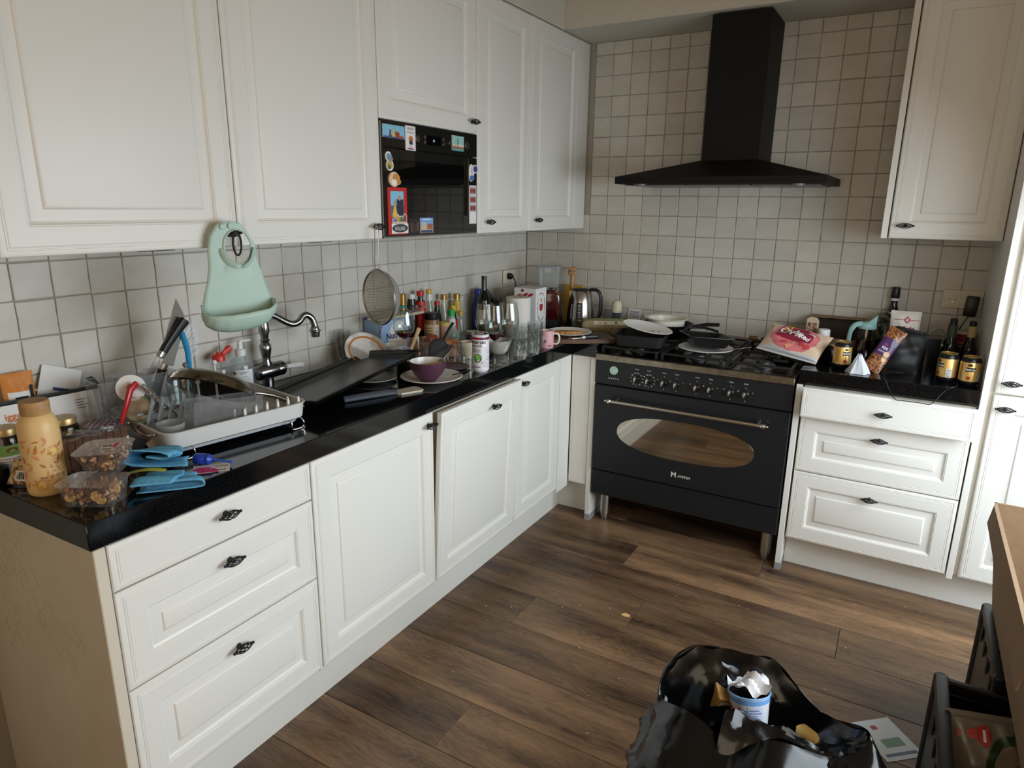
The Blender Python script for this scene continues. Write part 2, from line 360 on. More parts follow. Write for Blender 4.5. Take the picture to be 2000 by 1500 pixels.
for k in range(11):
    cx, cz = rd.uniform(.12, .52), rd.uniform(.48, .8); pts = []
    for i in range(26): a = i*.42+k; pts.append((cx+(.022+.014*math.sin(1.3*a))*math.cos(a)+.03*math.sin(.3*a), -2.9183, cz+(.028+.012*math.cos(1.7*a))*math.sin(a)))
    G().tube(pts, .0003, 4).obj('scribble', sk, bpy.data.objects['end_panel'])
tag(bpy.data.objects['end_panel'], 'plain cream side panel closing the near left end of the cabinets', 'panel')
cabinet('sink_cabinet', 'white sink base cabinet with one splashed door beside the drawers', (XL, yL[1]), PI/2, .575, .165, .8605, XL-.003, [('door', .001, .574, .188, .859, yL[1]*-1-1.776, .819)])
cabinet('dishwasher', 'built-in dishwasher with white panelled door standing slightly ajar', (XL, yL[2]), PI/2, .581, .165, .8605, XL-.003, [('door', .003, .578, .188, .859, .349, .80, {'tilt': 2.9})])
cabinet('corner_cabinet', 'narrow white base cabinet right of the ajar dishwasher', (XL, yL[3]), PI/2, .427, .165, .8605, XL-.003, [('door', .001, .426, .188, .859, .053, .823)])
G().box(.57, .606, -.729, -.608, .165, .860, b=.001).obj('filler_panel', M_white); tag(bpy.data.objects['filler_panel'], 'narrow white filler strip at the inner corner of the base cabinets', 'panel')
g = place('infill_front', front_mesh(.10, .672, True)); g.location = (.608, -.586, .188); tag(g, 'narrow cream panel between the inner corner and the cooker', 'panel')
struct(G().box(.0, .514, -2.89, -.514, 0, .1645).box(.0, .514, -.514, -.5, 0, .1645).obj('baseboard_left', M_white), 'white plinth under the left cabinets')
struct(G().box(.515, .711, -.514, -.5, 0, .187).obj('baseboard_back', M_white), 'white plinth piece left of the cooker')
struct(G().box(1.672, 2.9, -.514, -.5, 0, .161).obj('baseboard_right', M_white), 'white plinth under the right drawers')
# side boards next to the cooker
for nm, x0, x1, lb in (('cooker_side_board', .712, .738, 'tall cream board standing left of the cooker on a grey foot'), ('cooker_side_board', 1.647, 1.670, 'tall cream board standing right of the cooker on a grey foot')):
    t = thing(nm, lb, 'board', ((x0+x1)/2, -.3, 0)); hw = (x1-x0)/2
    G().box(-hw, hw, -.312, .295, .032, .8605, b=.001).obj('board', M_white, t); G().box(-hw-.0004, hw+.0004, -.3125, .295, .0, .032).obj('foot_strip', mat('grey edging', (150, 150, 150), .5), t)
# right hand unit
cabinet('drawer_unit', 'white three-drawer base unit right of the cooker with top drawer pulled out', (1.676, -.586), 0, .604, .162, .8605, .58, [
    ('drawer', .002, .604, .735, .860, .302, .795, {'raised': False, 'pull': .054}), ('drawer', .002, .602, .481, .728, .302, .672), ('drawer', .002, .602, .162, .477, .300, .415)])
G().box(2.283, 2.305, -.607, -.001, .148, 2.39, b=.001).obj('end_panel', M_white); tag(bpy.data.objects['end_panel.001'], 'tall white side panel between the right drawers and the tall cabinet', 'panel')
cabinet('tall_cabinet', 'tall white cabinet with stacked doors at the right edge', (2.306, -.586), 0, .6, .161, 2.39, .585, [
    ('door', .016, .598, .163, .915, .056, .868), ('door', .016, .598, .921, 2.388, .059, .965)])
# worktops
def slab(poly, z0, z1, b):
    bm = bmesh.new(); f = bm.faces.new([bm.verts.new((x, y, z0)) for x, y in poly]); r = bmesh.ops.extrude_face_region(bm, geom=[f])
    for v in r['geom']:
        if isinstance(v, bmesh.types.BMVert): v.co.z = z1
    bmesh.ops.bevel(bm, geom=bm.edges[:], offset=b, segments=1, affect='EDGES', profile=.5); bm.verts.index_update()
    g = G(); g.add([v.co[:] for v in bm.verts], [[v.index for v in f.verts] for f in bm.faces]); bm.free(); return g
P = [(.0075, -2.935), (.604, -2.922), (.604, -.613), (.741, -.613), (.741, -.0075), (.0075, -.0075)]
tag(slab(P, .8615, ZW, .002).obj('worktop', M_gran), 'long glossy black granite worktop along the left wall to the cooker', 'worktop')
tag(G().box(1.652, 2.2825, -.613, -.0075, .8615, ZW, b=.003).obj('worktop', M_gran), 'short black granite worktop above the right drawers', 'worktop')
# wall units on the left
XUP = .354
yu = [-2.893, -2.307, -1.707, -1.1065, -.653, -.138, -.012]
for i, (nm, lb, hd) in enumerate((('wall_cabinet', 'wide white wall cabinet at the upper left with the green bib on its knob', (.549, 1.486)), ('wall_cabinet', 'white wall cabinet between the bib and the microwave, strainer on its knob', (.561, 1.491)))):
    w = yu[i+1]-yu[i]
    cabinet(nm, lb, (XUP, yu[i]), PI/2, w, ZU, ZT, XUP-.012, [('door', .0015, w-.0015, ZU, ZT-.002, hd[0], hd[1])])
w = yu[3]-yu[2]
cabinet('wall_cabinet', 'white wall cabinet above the built-in microwave', (XUP, yu[2]), PI/2, w, 1.8475, ZT, XUP-.012, [('door', .0015, w-.0015, 1.848, ZT-.002, .564, 1.892)])
w = yu[4]-yu[3]
cabinet('wall_cabinet', 'narrow white wall cabinet just right of the microwave', (XUP, yu[3]), PI/2, w, ZU, ZT, XUP-.012, [('door', .0015, w-.0015, ZU, ZT-.002, .0875, 1.496)])
w = yu[5]-yu[4]
cabinet('wall_cabinet', 'narrow white wall cabinet nearest the inner corner', (XUP, yu[4]), PI/2, w, ZU, ZT, XUP-.012, [('door', .0015, w-.0015, ZU, ZT-.002, .077, 1.499)])
tag(G().box(.012, .372, yu[5]+.001, yu[6], ZU, ZT-.002, b=.001).obj('filler_panel', M_white), 'narrow white filler between the corner wall cabinet and the tiled back wall', 'panel')
for yy in (-2.5, -1.93):
    o = tag(G().box(-.05, .05, -.03, .03, 0, .007, b=.002).obj('cabinet_light', M_bplast, None, (.27, yy, ZU-.0072), (0, 0, PI/2)), 'thin black light strip under the wall cabinet near the ' + ('bib' if yy < -2 else 'strainer'), 'lamp')
# wall unit on the right
cabinet('wall_cabinet', 'white wall cabinet at the upper right above the socket', (1.89, -.329), 0, .391, 1.457, ZT, .32, [('door', .004, .390, 1.457, ZT-.002, .058, 1.508)])
tag(G().box(1.865, 1.888, -.349, -.010, 1.456, ZT-.002, b=.001).obj('end_panel', M_white), 'white side panel on the left of the upper right wall cabinet', 'panel')
# ------------------------------------------------------------------ cooker hood
t = thing('cooker_hood', 'black pyramid cooker hood with square chimney on the tiled wall', 'cooker hood', (1.2, -.0075, 1.67))
g = G(); w0, w1, y0 = -.456, .455, -.4925
g.loft([[(w0, y0, 0), (w1, y0, 0), (w1, 0, 0), (w0, 0, 0)], [(w0, y0, .031), (w1, y0, .031), (w1, 0, .031), (w0, 0, .031)], [(-.122, -.292, .108), (.142, -.292, .108), (.142, 0, .108), (-.122, 0, .108)]])
g.obj('canopy', M_hood, t, ang=20)
G().box(-.115, .139, -.292, 0, .104, .719, b=.0015).obj('chimney', M_hood, t)
fl = mat('steel mesh filter', (120, 120, 118), .4, .9)
for k in range(3): G().box(-.42+.285*k, -.15+.285*k, -.44, -.06, -.006, -.0005, b=.002).obj('grease_filter', fl, t)
for k in (-.34, .34): G().cyl(.03, -.009, -.0005, 16).obj('lamp_lens', mat('lamp glass', (90, 90, 88), .3), t, (k, -.465, 0))
# ------------------------------------------------------------------ range cooker
t = thing('range_cooker', 'wide black range cooker with oval oven window and steel legs', 'cooker', (1.1925, 0, 0)); CK = t
hw = .4475
G().box(-hw, hw, -.600, -.02, .161, .862, b=.002).obj('body', M_black, t)
G().box(-hw, hw, -.622, -.6005, .739, .856, b=.002).obj('control_panel', M_black, t); CP = bpy.data.objects['control_panel']
G().box(-hw, hw, -.634, -.6, .8565, .886, b=.002).box(-hw, hw, -.6, -.015, .863, .886).obj('steel_rim', mat('worn steel strip', (176, 166, 148), .32, 1, noise=(30, (120, 108, 92), .3)), t)
G().box(-hw+.012, hw-.012, -.615, -.03, .8863, .8885).obj('hob_plate', mat('hob enamel', (10, 10, 11), .15), t)
G().box(-hw, hw, -.618, -.6005, .162, .290, b=.003).obj('storage_drawer', M_black, t)
dr = G().box(-hw, hw, -.626, -.6005, .296, .733, b=.003).obj('oven_door', M_black, t)
M_oveng = mat('mirrored oven glass', (196, 190, 178), .035, 1)
el = [(.3215*math.copysign(abs(math.cos(a))**.8, math.cos(a)), .096*math.copysign(abs(math.sin(a))**.9, math.sin(a))) for a in [2*PI*i/48 for i in range(48)]]
G().loft([[(x-.0015, -.6262, z+.518) for x, z in el], [(x*.997-.0015, -.6285, z*.99+.518) for x, z in el]]).obj('window_pane', M_oveng, dr)
G().tube([(-.352, -.664, .669), (.342, -.664, .669)], .0085, 14).lathe([(0, -.03), (.004, -.028), (.006, -.022), (.004, -.017), (.012, -.012), (.013, 0), (.008, .006), (0, .006)], 14, 0, T((-.352, -.664, .669), (0, PI/2, 0))).lathe([(0, -.03), (.004, -.028), (.006, -.022), (.004, -.017), (.012, -.012), (.013, 0), (.008, .006), (0, .006)], 14, 0, T((.342, -.664, .669), (0, -PI/2, 0))).tube([(-.332, -.626, .672), (-.332, -.664, .669)], [.012, .009], 12).tube([(.322, -.626, .672), (.322, -.664, .669)], [.012, .009], 12).obj('door_handle', mat('satin nickel', (205, 200, 190), .25, 1), dr)
M_prt = mat('white print', (205, 205, 200), .5)
G().text('M', .034, 0, T((-.03, -.6268, .351)), bold=.0012).text('-SYSTEM', .0165, 0, T((.019, -.6268, .348)), bold=.0004).obj('maker_name', M_prt, dr, ang=0)
for kx in (-.2405, -.1815, -.1085, -.0495, .0425, .1035, .1925, .2555):
    k = G().lathe([(0, -.6224), (.0165, -.6224), (.0165, -.626), (.010, -.629), (.0095, -.634), (0, -.634)][0:0] or [(.0, 0), (.0168, 0), (.0168, .004), (.011, .007), (.0105, .013), (0, .0135)], 18, 0, T((0, 0, 0), (PI/2, 0, 0))).obj('control_knob', mat('knob black', (16, 16, 17), .3), CP, (kx, -.6225, .785))
    G().box(-.0055, .0055, -.034, -.012, -.009, .013, b=.004, seg=2).tube([(0, -.02, .004), (0, -.03, .017)], [.006, .004], 10).obj('knob_grip', mat('satin nickel', (205, 200, 190), .25, 1), k)
    g = G().text('\u25A1\u25A1' if False else 'oo', .012, 0, T((0, -.0012, .048)), sx=1.5).box(-.0016, .0016, -.0012, -.0007, .028, .031).box(-.0016, .0016, -.0012, -.0007, -.031, -.028)
    if kx < -.15:
        for a in range(10): g.box(-.003, .003, -.0012, -.0007, -.002, .002, 0, 0, T((.029*math.sin(a*PI/5.5-2.6), 0, .029*math.cos(a*PI/5.5-2.6))))
    else: g.text('9', .011, 0, T((-.03, -.0012, .012))).text('c', .011, 0, T((.03, -.0012, .012)))
    g.obj('dial_marks', M_prt, CP, (kx, -.6217, .785), ang=0)['kind'] = 'stuff'
g = G().lathe([(0, 0), (.0205, 0), (.0205, .003), (.019, .004), (.019, .003), (0, .003)], 28, 0, T((0, 0, 0), (PI/2, 0, 0)))
ck = g.obj('clock', [mat('clock face', (150, 190, 170), .25, noise=(120, (205, 225, 212), .2)), M_chrome], CP, (-.3555, -.6222, .812))
g = G()
for a in range(5): g.box(-.003+(a-2)*.0115, .003+(a-2)*.0115, -.0012, -.0006, -.0022, .0022)
g.obj('dial_marks', M_prt, CP, (-.3555, -.6217, .772), ang=0)['kind'] = 'stuff'
leg = G().lathe([(0, 0), (.020, 0), (.021, .002), (.021, .034), (.019, .036), (.025, .038), (.0255, .162), (0, .162)], 20).mesh('leg', M_steel)
for lx in (-.3965, .4005):
    for ly in (-.545, -.08): place('leg', leg, t, (lx, ly, 0))
M_cast = mat('cast iron', (13, 13, 13), .55)
for i, gx in enumerate((-.292, 0, .292)):
    g = G()
    for yy in (-.6, -.325, -.05): g.box(gx-.135, gx+.135, yy-.006, yy+.006, .912, .922, b=.002)
    for xx in (-.135, .135): g.box(gx+xx-.006, gx+xx+.006, -.6, -.05, .912, .922, b=.002)
    for yy in (-.46, -.19):
        for a in range(4): g.box(.035, .10 if a % 2 == 0 else .125, -.005, .005, .912, .923, 0, .002, T((gx, yy, 0), (0, 0, a*PI/2)))
    for xx in (-.132, .132):
        for yy in (-.597, -.053): g.box(gx+xx-.006, gx+xx+.006, yy-.006, yy+.006, .8886, .914)
    g.obj('pan_support', M_cast, t)
    for yy in (-.46, -.19):
        b_ = G().lathe([(0, .8887), (.05, .8887), (.048, .897), (.036, .898), (.036, .904), (0, .904)], 24).obj('burner', mat('burner alloy', (105, 105, 105), .4, .8), t, (gx, yy, 0))
        G().lathe([(0, .9042), (.032, .9042), (.03, .91), (0, .911)], 24).obj('burner_cap', M_cast, b_)
# ------------------------------------------------------------------ microwave and its magnets (local x along the wall, -y towards the room)
t = thing('microwave', 'black glass built-in microwave among the wall cabinets', 'microwave', (.354, -1.4065, 1.449), (0, 0, PI/2)); MW = t
G().box(-.2985, .2985, .0, .33, .001, .3975).obj('casing', M_bplast, t)
M_mwg = mat('microwave glass', (30, 29, 26), .04, spec=.7)
door = G().box(-.297, .297, -.022, -.0005, .006, .304, b=.001).obj('door', M_mwg, t)
G().box(-.240, .215, -.0226, -.0221, .045, .270).obj('viewing_window', mat('microwave window', (9, 9, 8), .03, spec=.8), door)
G().box(.2165, .221, -.034, -.0225, .075, .300, b=.001).obj('pull_bar', mat('smoked steel', (80, 78, 72), .3, 1), door)
G().box(-.2985, -.297, -.023, 0, .001, .39).obj('edge_trim', M_steel, t); G().box(-.2985, .2985, -.022, -.0005, .0005, .0055).obj('edge_trim', M_steel, t)
cp = G().box(-.297, .297, -.022, -.0005, .309, .3965, b=.001).obj('control_panel', M_mwg, t)
ds = G().box(-.043, .046, -.0235, -.0221, .332, .366).obj('display', mat('display black', (5, 5, 6), .1), cp)
G().text(':0', .014, 0, T((0, -.0237, .348))).obj('digits', mat('lit digits', (200, 220, 230), .5, emit=((200, 225, 240), 1.0)), ds, ang=0)
kn = mat('knob steel', (150, 148, 142), .3, 1)
for x, z, r in ((-.099, .348, .012), (-.0565, .357, .007), (-.0565, .340, .007), (.060, .358, .007), (.060, .341, .007), (.103, .349, .008), (.220, .350, .016)):
    G().cyl(r, 0, .006, 16, 0, T((0, 0, 0), (PI/2, 0, 0)), b=.001).obj('button', kn, cp, (x, -.022, z))
def mg(y, z): return (y+1.4065, z-1.449)
def card(name, label, cat, y0, y1, z0, z1, patches, base=M_paper, rot=0, th=.002, group='magnets on the microwave'):
    """thin flat card on the microwave front; patches: (x0,x1,z0,z1 as fractions, colour, kind)"""
    w, h = y1-y0, z1-z0; ms = [base]; g = G().box(-w/2, w/2, -th, 0, -h/2, h/2)
    for p in patches:
        m = p[4] if not isinstance(p[4], tuple) else mat('print %d %d %d' % p[4], p[4], .6)
        if m not in ms: ms.append(m)
        mi = ms.index(m); a, c, d, e = (p[0]-.5)*w, (p[1]-.5)*w, (p[2]-.5)*h, (p[3]-.5)*h
        k = p[5] if len(p) > 5 else 'r'; yy = -th-.0002-.0001*patches.index(p)
        if k == 'r': g.add([(a, yy, d), (c, yy, d), (c, yy, e), (a, yy, e)], [(0, 1, 2, 3)], mi)
        elif k == 'o': g.add([((a+c)/2+(c-a)/2*math.cos(q), yy, (d+e)/2+(e-d)/2*math.sin(q)) for q in [i*PI/8 for i in range(16)]], [tuple(range(16))], mi)
        elif k == 't': g.add([(a, yy, d), (c, yy, d), ((a+c)/2, yy, e)], [(0, 1, 2)], mi)
        else: g.text(k, e-d, mi, T(((a+c)/2, yy, (d+e)/2)), sx=p[6] if len(p) > 6 else 1)
    return tag(g.obj(name, ms, None, (.3763+.0004, (y0+y1)/2, (z0+z1)/2), (rot, 0, PI/2), ang=0), label, cat, group)
SKY, SEA, BRK, DK, GRN, YEL, RED, PUR, WHT, SKN = (130, 190, 215), (70, 150, 170), (170, 90, 60), (40, 35, 45), (70, 130, 70), (225, 185, 60), (180, 40, 35), (120, 60, 120), (235, 232, 225), (190, 140, 110)
card('postcard_magnet', 'light blue skyline postcard magnet at the top left of the microwave', 'magnet', -1.697, -1.579, 1.788, 1.831, [(0, 1, 0, 1, SKY), (.03, .97, 0, .12, (60, 90, 150)), (.25, .42, .1, .5, PUR, 't'), (.3, .38, .1, .62, PUR), (.42, .56, .1, .9, YEL, 't'), (.55, .64, .1, .55, GRN), (.6, .75, .1, .5, RED), (.72, .95, .05, .25, BRK, 'o')])
card('winter_card', 'narrow white card headed WINTER beside the skyline postcard', 'magnet', -1.575, -1.518, 1.754, 1.837, [(0, 1, .8, .95, DK, 'WINTER', .75), (0, 1, .68, .77, DK, 'FROM HAGUE', .8), (.3, .75, .35, .6, (200, 110, 50), 'o'), (.35, .7, .2, .42, (60, 50, 60), 'o'), (.4, .6, .08, .25, (210, 200, 210)), (.15, .85, .03, .1, (170, 80, 130), 'o')])
card('postcard_magnet', 'square harbour postcard magnet with a tower, right of the display', 'magnet', -1.290, -1.208, 1.773, 1.829, [(0, 1, 0, 1, (150, 195, 190)), (0, 1, 0, .16, (90, 160, 155)), (0, 1, .16, .28, BRK), (.1, .95, .28, .45, (210, 205, 190)), (.45, .5, .28, .85, DK), (.25, .35, .28, .6, (190, 180, 160), 't')])
def blob(name, label, y0, y1, z0, z1, parts):
    w, h = y1-y0, z1-z0; ms = []; g = G()
    for (cx, cz, rx, rz, col, th) in parts:
        m = mat('print %d %d %d' % col, col, .45)
        if m not in ms: ms.append(m)
        pts = [(w*(cx-.5+rx*math.cos(q)), h*(cz-.5+rz*math.sin(q))) for q in [i*PI/8 for i in range(16)]]
        g.loft([[(x, 0, z) for x, z in pts], [(x, -th, z) for x, z in pts], [(x*.97+w*(cx-.5)*.03, -th-.001, z*.97+h*(cz-.5)*.03) for x, z in pts]], ms.index(m))
    return tag(g.obj(name, ms, None, (.3763+.0004, (y0+y1)/2, (z0+z1)/2), (0, 0, PI/2)), label, 'magnet', 'magnets on the microwave')
blob('shaped_magnet', 'small blue grey and yellow shaped magnet below the skyline postcard', -1.69, -1.645, 1.678, 1.743, [(.4, .75, .35, .25, WHT, .003), (.55, .3, .42, .3, WHT, .0031), (.4, .72, .25, .18, (110, 150, 180), .005), (.6, .62, .25, .14, (140, 140, 140), .0055), (.5, .3, .3, .2, (190, 170, 80), .0058), (.4, .2, .15, .12, (90, 90, 60), .0062)])
blob('shaped_magnet', 'round cream and orange relief magnet above the red photo frame', -1.675, -1.612, 1.625, 1.677, [(.45, .5, .45, .5, (225, 195, 160), .005), (.6, .6, .28, .26, (205, 140, 70), .008), (.35, .3, .25, .22, (240, 232, 220), .0085), (.78, .35, .2, .2, (190, 140, 60), .007)])
card('photo_frame_magnet', 'red framed photo magnet of two people at the lower left of the microwave', 'magnet', -1.684, -1.579, 1.461, 1.624, [(.14, .82, .38, .92, SKY), (.14, .82, .38, .62, (90, 100, 110)), (.2, .5, .38, .68, YEL, 't'), (.3, .42, .62, .72, SKN, 'o'), (.45, .8, .38, .75, (40, 40, 60)), (.53, .68, .72, .83, SKN, 'o')], base=mat('red card', (190, 38, 34), .5), th=.004)
o = card('holland_magnet', 'cut-out town magnet lettered HOLLAND over the red photo frame', 'magnet', -1.670, -1.578, 1.465, 1.50, [(.02, .98, .08, .95, (60, 60, 70), 'o'), (.0, 1, .2, .75, WHT, 'HOLLAND', .62)], th=.0015); o.location.x += .0052
g = G(); ms = [mat('print %d %d %d' % c, c, .5) for c in (WHT, (90, 130, 180), (200, 160, 70), (90, 120, 80), (150, 60, 50))]
for k, (x, hh) in enumerate(((-.03, .02), (-.012, .032), (.008, .026), (.028, .034))):
    g.prism([(x-.011, 0), (x+.011, 0), (x+.011, hh*.7), (x, hh), (x-.011, hh*.7)], 0, .0015, 0, T((0, 0, 0), (PI/2, 0, 0)))
    g.prism([(x-.008, .003), (x+.008, .003), (x+.008, hh*.65), (x, hh*.9), (x-.008, hh*.65)], .0016, .0022, 1+k, T((0, 0, 0), (PI/2, 0, 0)))
tag(g.obj('house_row_magnet', ms, None, (.3820, -1.624, 1.502), (0, 0, PI/2), ang=0), 'little row of gabled houses standing above the HOLLAND lettering', 'magnet', 'magnets on the microwave')
card('dark_photo_magnet', 'dark photo magnet at the bottom of the microwave beside the red frame', 'magnet', -1.571, -1.505, 1.462, 1.516, [(.02, .98, .02, .98, (38, 28, 24)), (.2, .4, .1, .7, (90, 60, 50)), (.5, .7, .1, .6, (70, 45, 40)), (.75, .9, .15, .75, (100, 75, 60))], base=mat('dark card', (30, 24, 22), .5))
card('town_photo_magnet', 'bright blue sky town photo magnet at the bottom of the microwave', 'magnet', -1.501, -1.421, 1.462, 1.518, [(0, 1, 0, 1, (120, 165, 215)), (0, 1, 0, .45, (190, 160, 130)), (.1, .45, .2, .7, (205, 180, 150)), (.55, .95, .25, .6, (160, 95, 70)), (.05, .95, .02, .2, (60, 80, 110)), (.2, .8, .84, .94, WHT, 'TOWN') if False else (.2, .8, .86, .92, WHT)])
blob('shaped_magnet', 'white and blue shaped magnet at the upper right of the microwave', -1.18, -1.112, 1.658, 1.73, [(.35, .5, .3, .48, WHT, .003), (.75, .72, .26, .24, WHT, .0031), (.76, .72, .2, .18, (50, 65, 140), .005), (.4, .22, .24, .16, (80, 115, 175), .005), (.4, .62, .12, .22, (200, 200, 195), .0052)])
card('photo_strip', 'white photo booth strip with three pictures on the microwave', 'photo', -1.169, -1.117, 1.491, 1.645, [(.08, .92, .76, .98, (200, 185, 195)), (.08, .92, .53, .74, (200, 185, 195)), (.08, .92, .32, .51, (200, 185, 195))] + [(a, a+.25, c, c+.16, (130+30*((i+j) % 2), 60, 55), 'o') for i, c in enumerate((.78, .55, .33)) for j, a in enumerate((.12, .38, .64))], th=.0012)
# ------------------------------------------------------------------ tap
t = thing('kitchen_tap', 'old-style chrome kitchen tap with swan spout and white lever', 'tap', (.071, -2.0, ZW)); t.scale = (1.1, 1.1, 1.06)
G().lathe([(0, 0), (.026, 0), (.026, .006), (.019, .012), (.018, .045), (0, .045)], 24).obj('base', M_dchrome, t)
G().lathe([(0, -.05), (.012, -.049), (.022, -.043), (.026, -.036), (.026, .03), (.023, .034), (.025, .04), (.025, .058), (.018, .064), (0, .066)], 22, 0, T((0, .0, .062), (-PI/2, 0, 0))).obj('mixer_body', M_dchrome, t)
G().lathe([(.013, .062), (.017, .085), (.012, .10), (.014, .115), (.018, .135), (.018, .15), (.0115, .16), (.016, .166), (.0115, .172), (.012, .18), (.017, .20), (.015, .225), (.011, .238), (.017, .246), (.02, .258), (.016, .27), (.006, .276), (.005, .28), (.01, .286), (.0105, .293), (.005, .3), (.0065, .305), (.003, .312), (0, .313)], 20).obj('column', M_dchrome, t)
sp = [(0, 0, .258), (.03, .03, .245), (.065, .06, .222), (.085, .08, .214), (.1, .098, .222), (.11, .11, .238), (.12, .122, .240), (.132, .136, .226), (.138, .142, .2)]
def smooth(P, n=4):
    out = []; P = [Vector(p) for p in P]
    for i in range(len(P)-1):
        a, b_, c, d = P[max(i-1, 0)], P[i], P[i+1], P[min(i+2, len(P)-1)]
        for k in range(n):
            u = k/n; out.append(.5*((2*b_)+(c-a)*u+(2*a-5*b_+4*c-d)*u*u+(3*b_-a-3*c+d)*u**3))
    return out+[P[-1]]
G().tube(smooth([(x*.55, y, z) for x, y, z in sp]), .011, 12).lathe([(.011, .02), (.014, .012), (.0145, .008), (.019, .006), (.019, .002), (.0155, -.001), (.014, -.018), (.010, -.018), (.0, -.012)], 18, 0, T((.138*.55, .142, .182))).obj('spout', M_dchrome, t)
lv = G().tube([(0, .064, .062), (0, .075, .062)], [.008, .006], 10).obj('lever', M_dchrome, t)
G().lathe([(0, 0), (.007, .002), (.009, .03), (.0115, .075), (.0095, .083), (0, .084)], 16, 0, T((.0, .074, .062), (-PI/2-.12, 0, .12))).obj('lever_grip', M_wht, lv)
G().lathe([(0, 0), (.006, .001), (.005, .006), (0, .008)], 12, 0, T((-.012, .156, .051), (-PI/2-.12, 0, .12))).obj('lever_tip', M_dchrome, lv)
# ------------------------------------------------------------------ bib
t = thing('silicone_bib', 'mint green silicone baby bib with catch pocket hanging from a cabinet knob', 'bib', (.418, -2.35, 1.44), (0, 0, math.radians(-18)))
M_bib = mat('mint silicone', (172, 196, 182), .45)
ol = [(-.016, .08), (-.05, .07), (-.07, .04), (-.078, .005), (-.08, -.04), (-.09, -.08), (-.103, -.115), (-.113, -.15), (-.117, -.172), (-.104, -.196), (-.06, -.207), (0, -.205), (.045, -.193), (.07, -.172), (.078, -.15), (.076, -.13), (.068, -.1), (.06, -.06), (.05, -.025), (.042, .02), (.03, .05), (.012, .073)]
def ray_out(a):
    d = (math.cos(a), math.sin(a)); best = .05
    for (x0, z0), (x1, z1) in zip(ol, ol[1:]+ol[:1]):
        ex, ez = x1-x0, z1-z0; den = d[0]*ez-d[1]*ex
        if abs(den) < 1e-9: continue
        s_ = (x0*ez-z0*ex)/den; u = (x0*d[1]-z0*d[0])/den
        if s_ > 0 and -1e-6 <= u <= 1+1e-6: best = max(best, s_) if best == .05 else min(best, s_)
    return best
N = 160
def hole(a): return (.034*math.cos(a)+.0, .043*math.sin(a)+.012)
rings = []
for v in (0, .06, .12, .3, .55, .8, 1):
    rg = []
    for i in range(N):
        a = 2*PI*i/N; h0 = hole(a); R_ = ray_out(a); o_ = (R_*math.cos(a), R_*math.sin(a))
        x = h0[0]+(o_[0]-h0[0])*v; z = h0[1]+(o_[1]-h0[1])*v
        rg.append((.004 if v < .1 else 0, x, z))
    rings.append([(p[0]+.03*max(0, (-p[2])/.2)**1.5, p[1], p[2]) for p in rg])
o = G().loft(rings, 0, None, False, False).obj('bib_body', M_bib, t); md = o.modifiers.new('thick', 'SOLIDIFY'); md.thickness = .003; md.offset = 0
def pk(u, v):
    k = u*(len(PB)-1); i = min(int(k), len(PB)-2); f = k-i; y = PB[i][0]*(1-f)+PB[i+1][0]*f; z = PB[i][1]*(1-f)+PB[i+1][1]*f
    wd = math.sin(PI*u)**.9; a = v*PI/2
    return (.03*max(0, -z/.2)**1.5+.058*wd*math.sin(a), y*(1+.03*math.sin(a)), z+.05*wd*(1-math.cos(a))-.006*math.sin(2*a)*wd)
PB = [(-.110, -.135), (-.116, -.165), (-.110, -.188), (-.092, -.20), (-.06, -.2065), (-.02, -.206), (.02, -.2), (.045, -.192), (.068, -.172), (.0775, -.15), (.0755, -.13)]
o = G().grid(pk, 40, 8).obj('catch_pocket', M_bib, t); md = o.modifiers.new('thick', 'SOLIDIFY'); md.thickness = .003; md.offset = 0
col = [(.006, (.044*math.cos(a)-.001), .012+.058*math.sin(a)) for a in [PI*1.02+PI*.96*i/20 for i in range(21)]]
G().tube(col, [.004]+[.011]*8+[.006, .002, .006]+[.011]*8+[.006, .004][:2][:1], 8, flat=.25).obj('collar', M_bib, t)
g = G()
for y, z in ((-.035, .064), (-.014, .066)): g.cyl(.0075, 0, .004, 16, 0, T((.002, y, z), (0, PI/2, 0)), b=.001)
g.obj('stud', M_bib, t)
tag(G().tube([(.4, -2.345+.013*math.cos(a), 1.459+.031*math.sin(a)) for a in [2*PI*i/28 for i in range(28)]], .0028, 8, closed=True).obj('hair_tie', M_brub, None, (.0125, 0, 0)), 'black elastic loop hanging from the bib knob', 'loop')
# ------------------------------------------------------------------ strainer
n = Vector((-.25, -.97, 0)).normalized(); c0 = Vector((.415, -1.79, 1.254)); R_ = .094
t = thing('mesh_strainer', 'round wire mesh strainer hanging by its handle below a cabinet knob', 'strainer', c0)
F = frame((0, 0, 0), (0, 0, 1), -n)     # local x up, z into the bowl
G().tube([(R_*math.cos(a), R_*math.sin(a), 0) for a in [2*PI*i/40 for i in range(40)]], .0045, 8, closed=True, t=F, flat=.8).obj('rim', M_steel, t)
M_mesh = glass('fine wire mesh', (200, 196, 186), .0, .35, haze=.34)
bowl = [(R_*math.cos(a)*1, .062*math.sin(a)) for a in [PI/2*i/9 for i in range(10)]]; bowl[-1] = (0, .062)
G().lathe(bowl, 36, 0, F).obj('mesh_bowl', M_mesh, t)
g = G()
for k in range(-9, 10):
    x0 = k*.0098
    if abs(x0) < R_*.97:
        hw_ = math.sqrt(R_*R_-x0*x0)
        for sw in (0, 1):
            pts = []
            for i in range(13):
                y0_ = -hw_+2*hw_*i/12; rr_ = min(1, math.hypot(x0, y0_)/R_); z_ = .062*math.sqrt(max(0, 1-rr_*rr_)); pts.append((x0, y0_, z_) if sw else (y0_, x0, z_))
            g.tube(pts, .0004, 3, t=F)
g.obj('mesh_wires', mat('fine wire', (130, 128, 120), .4, .8), t)
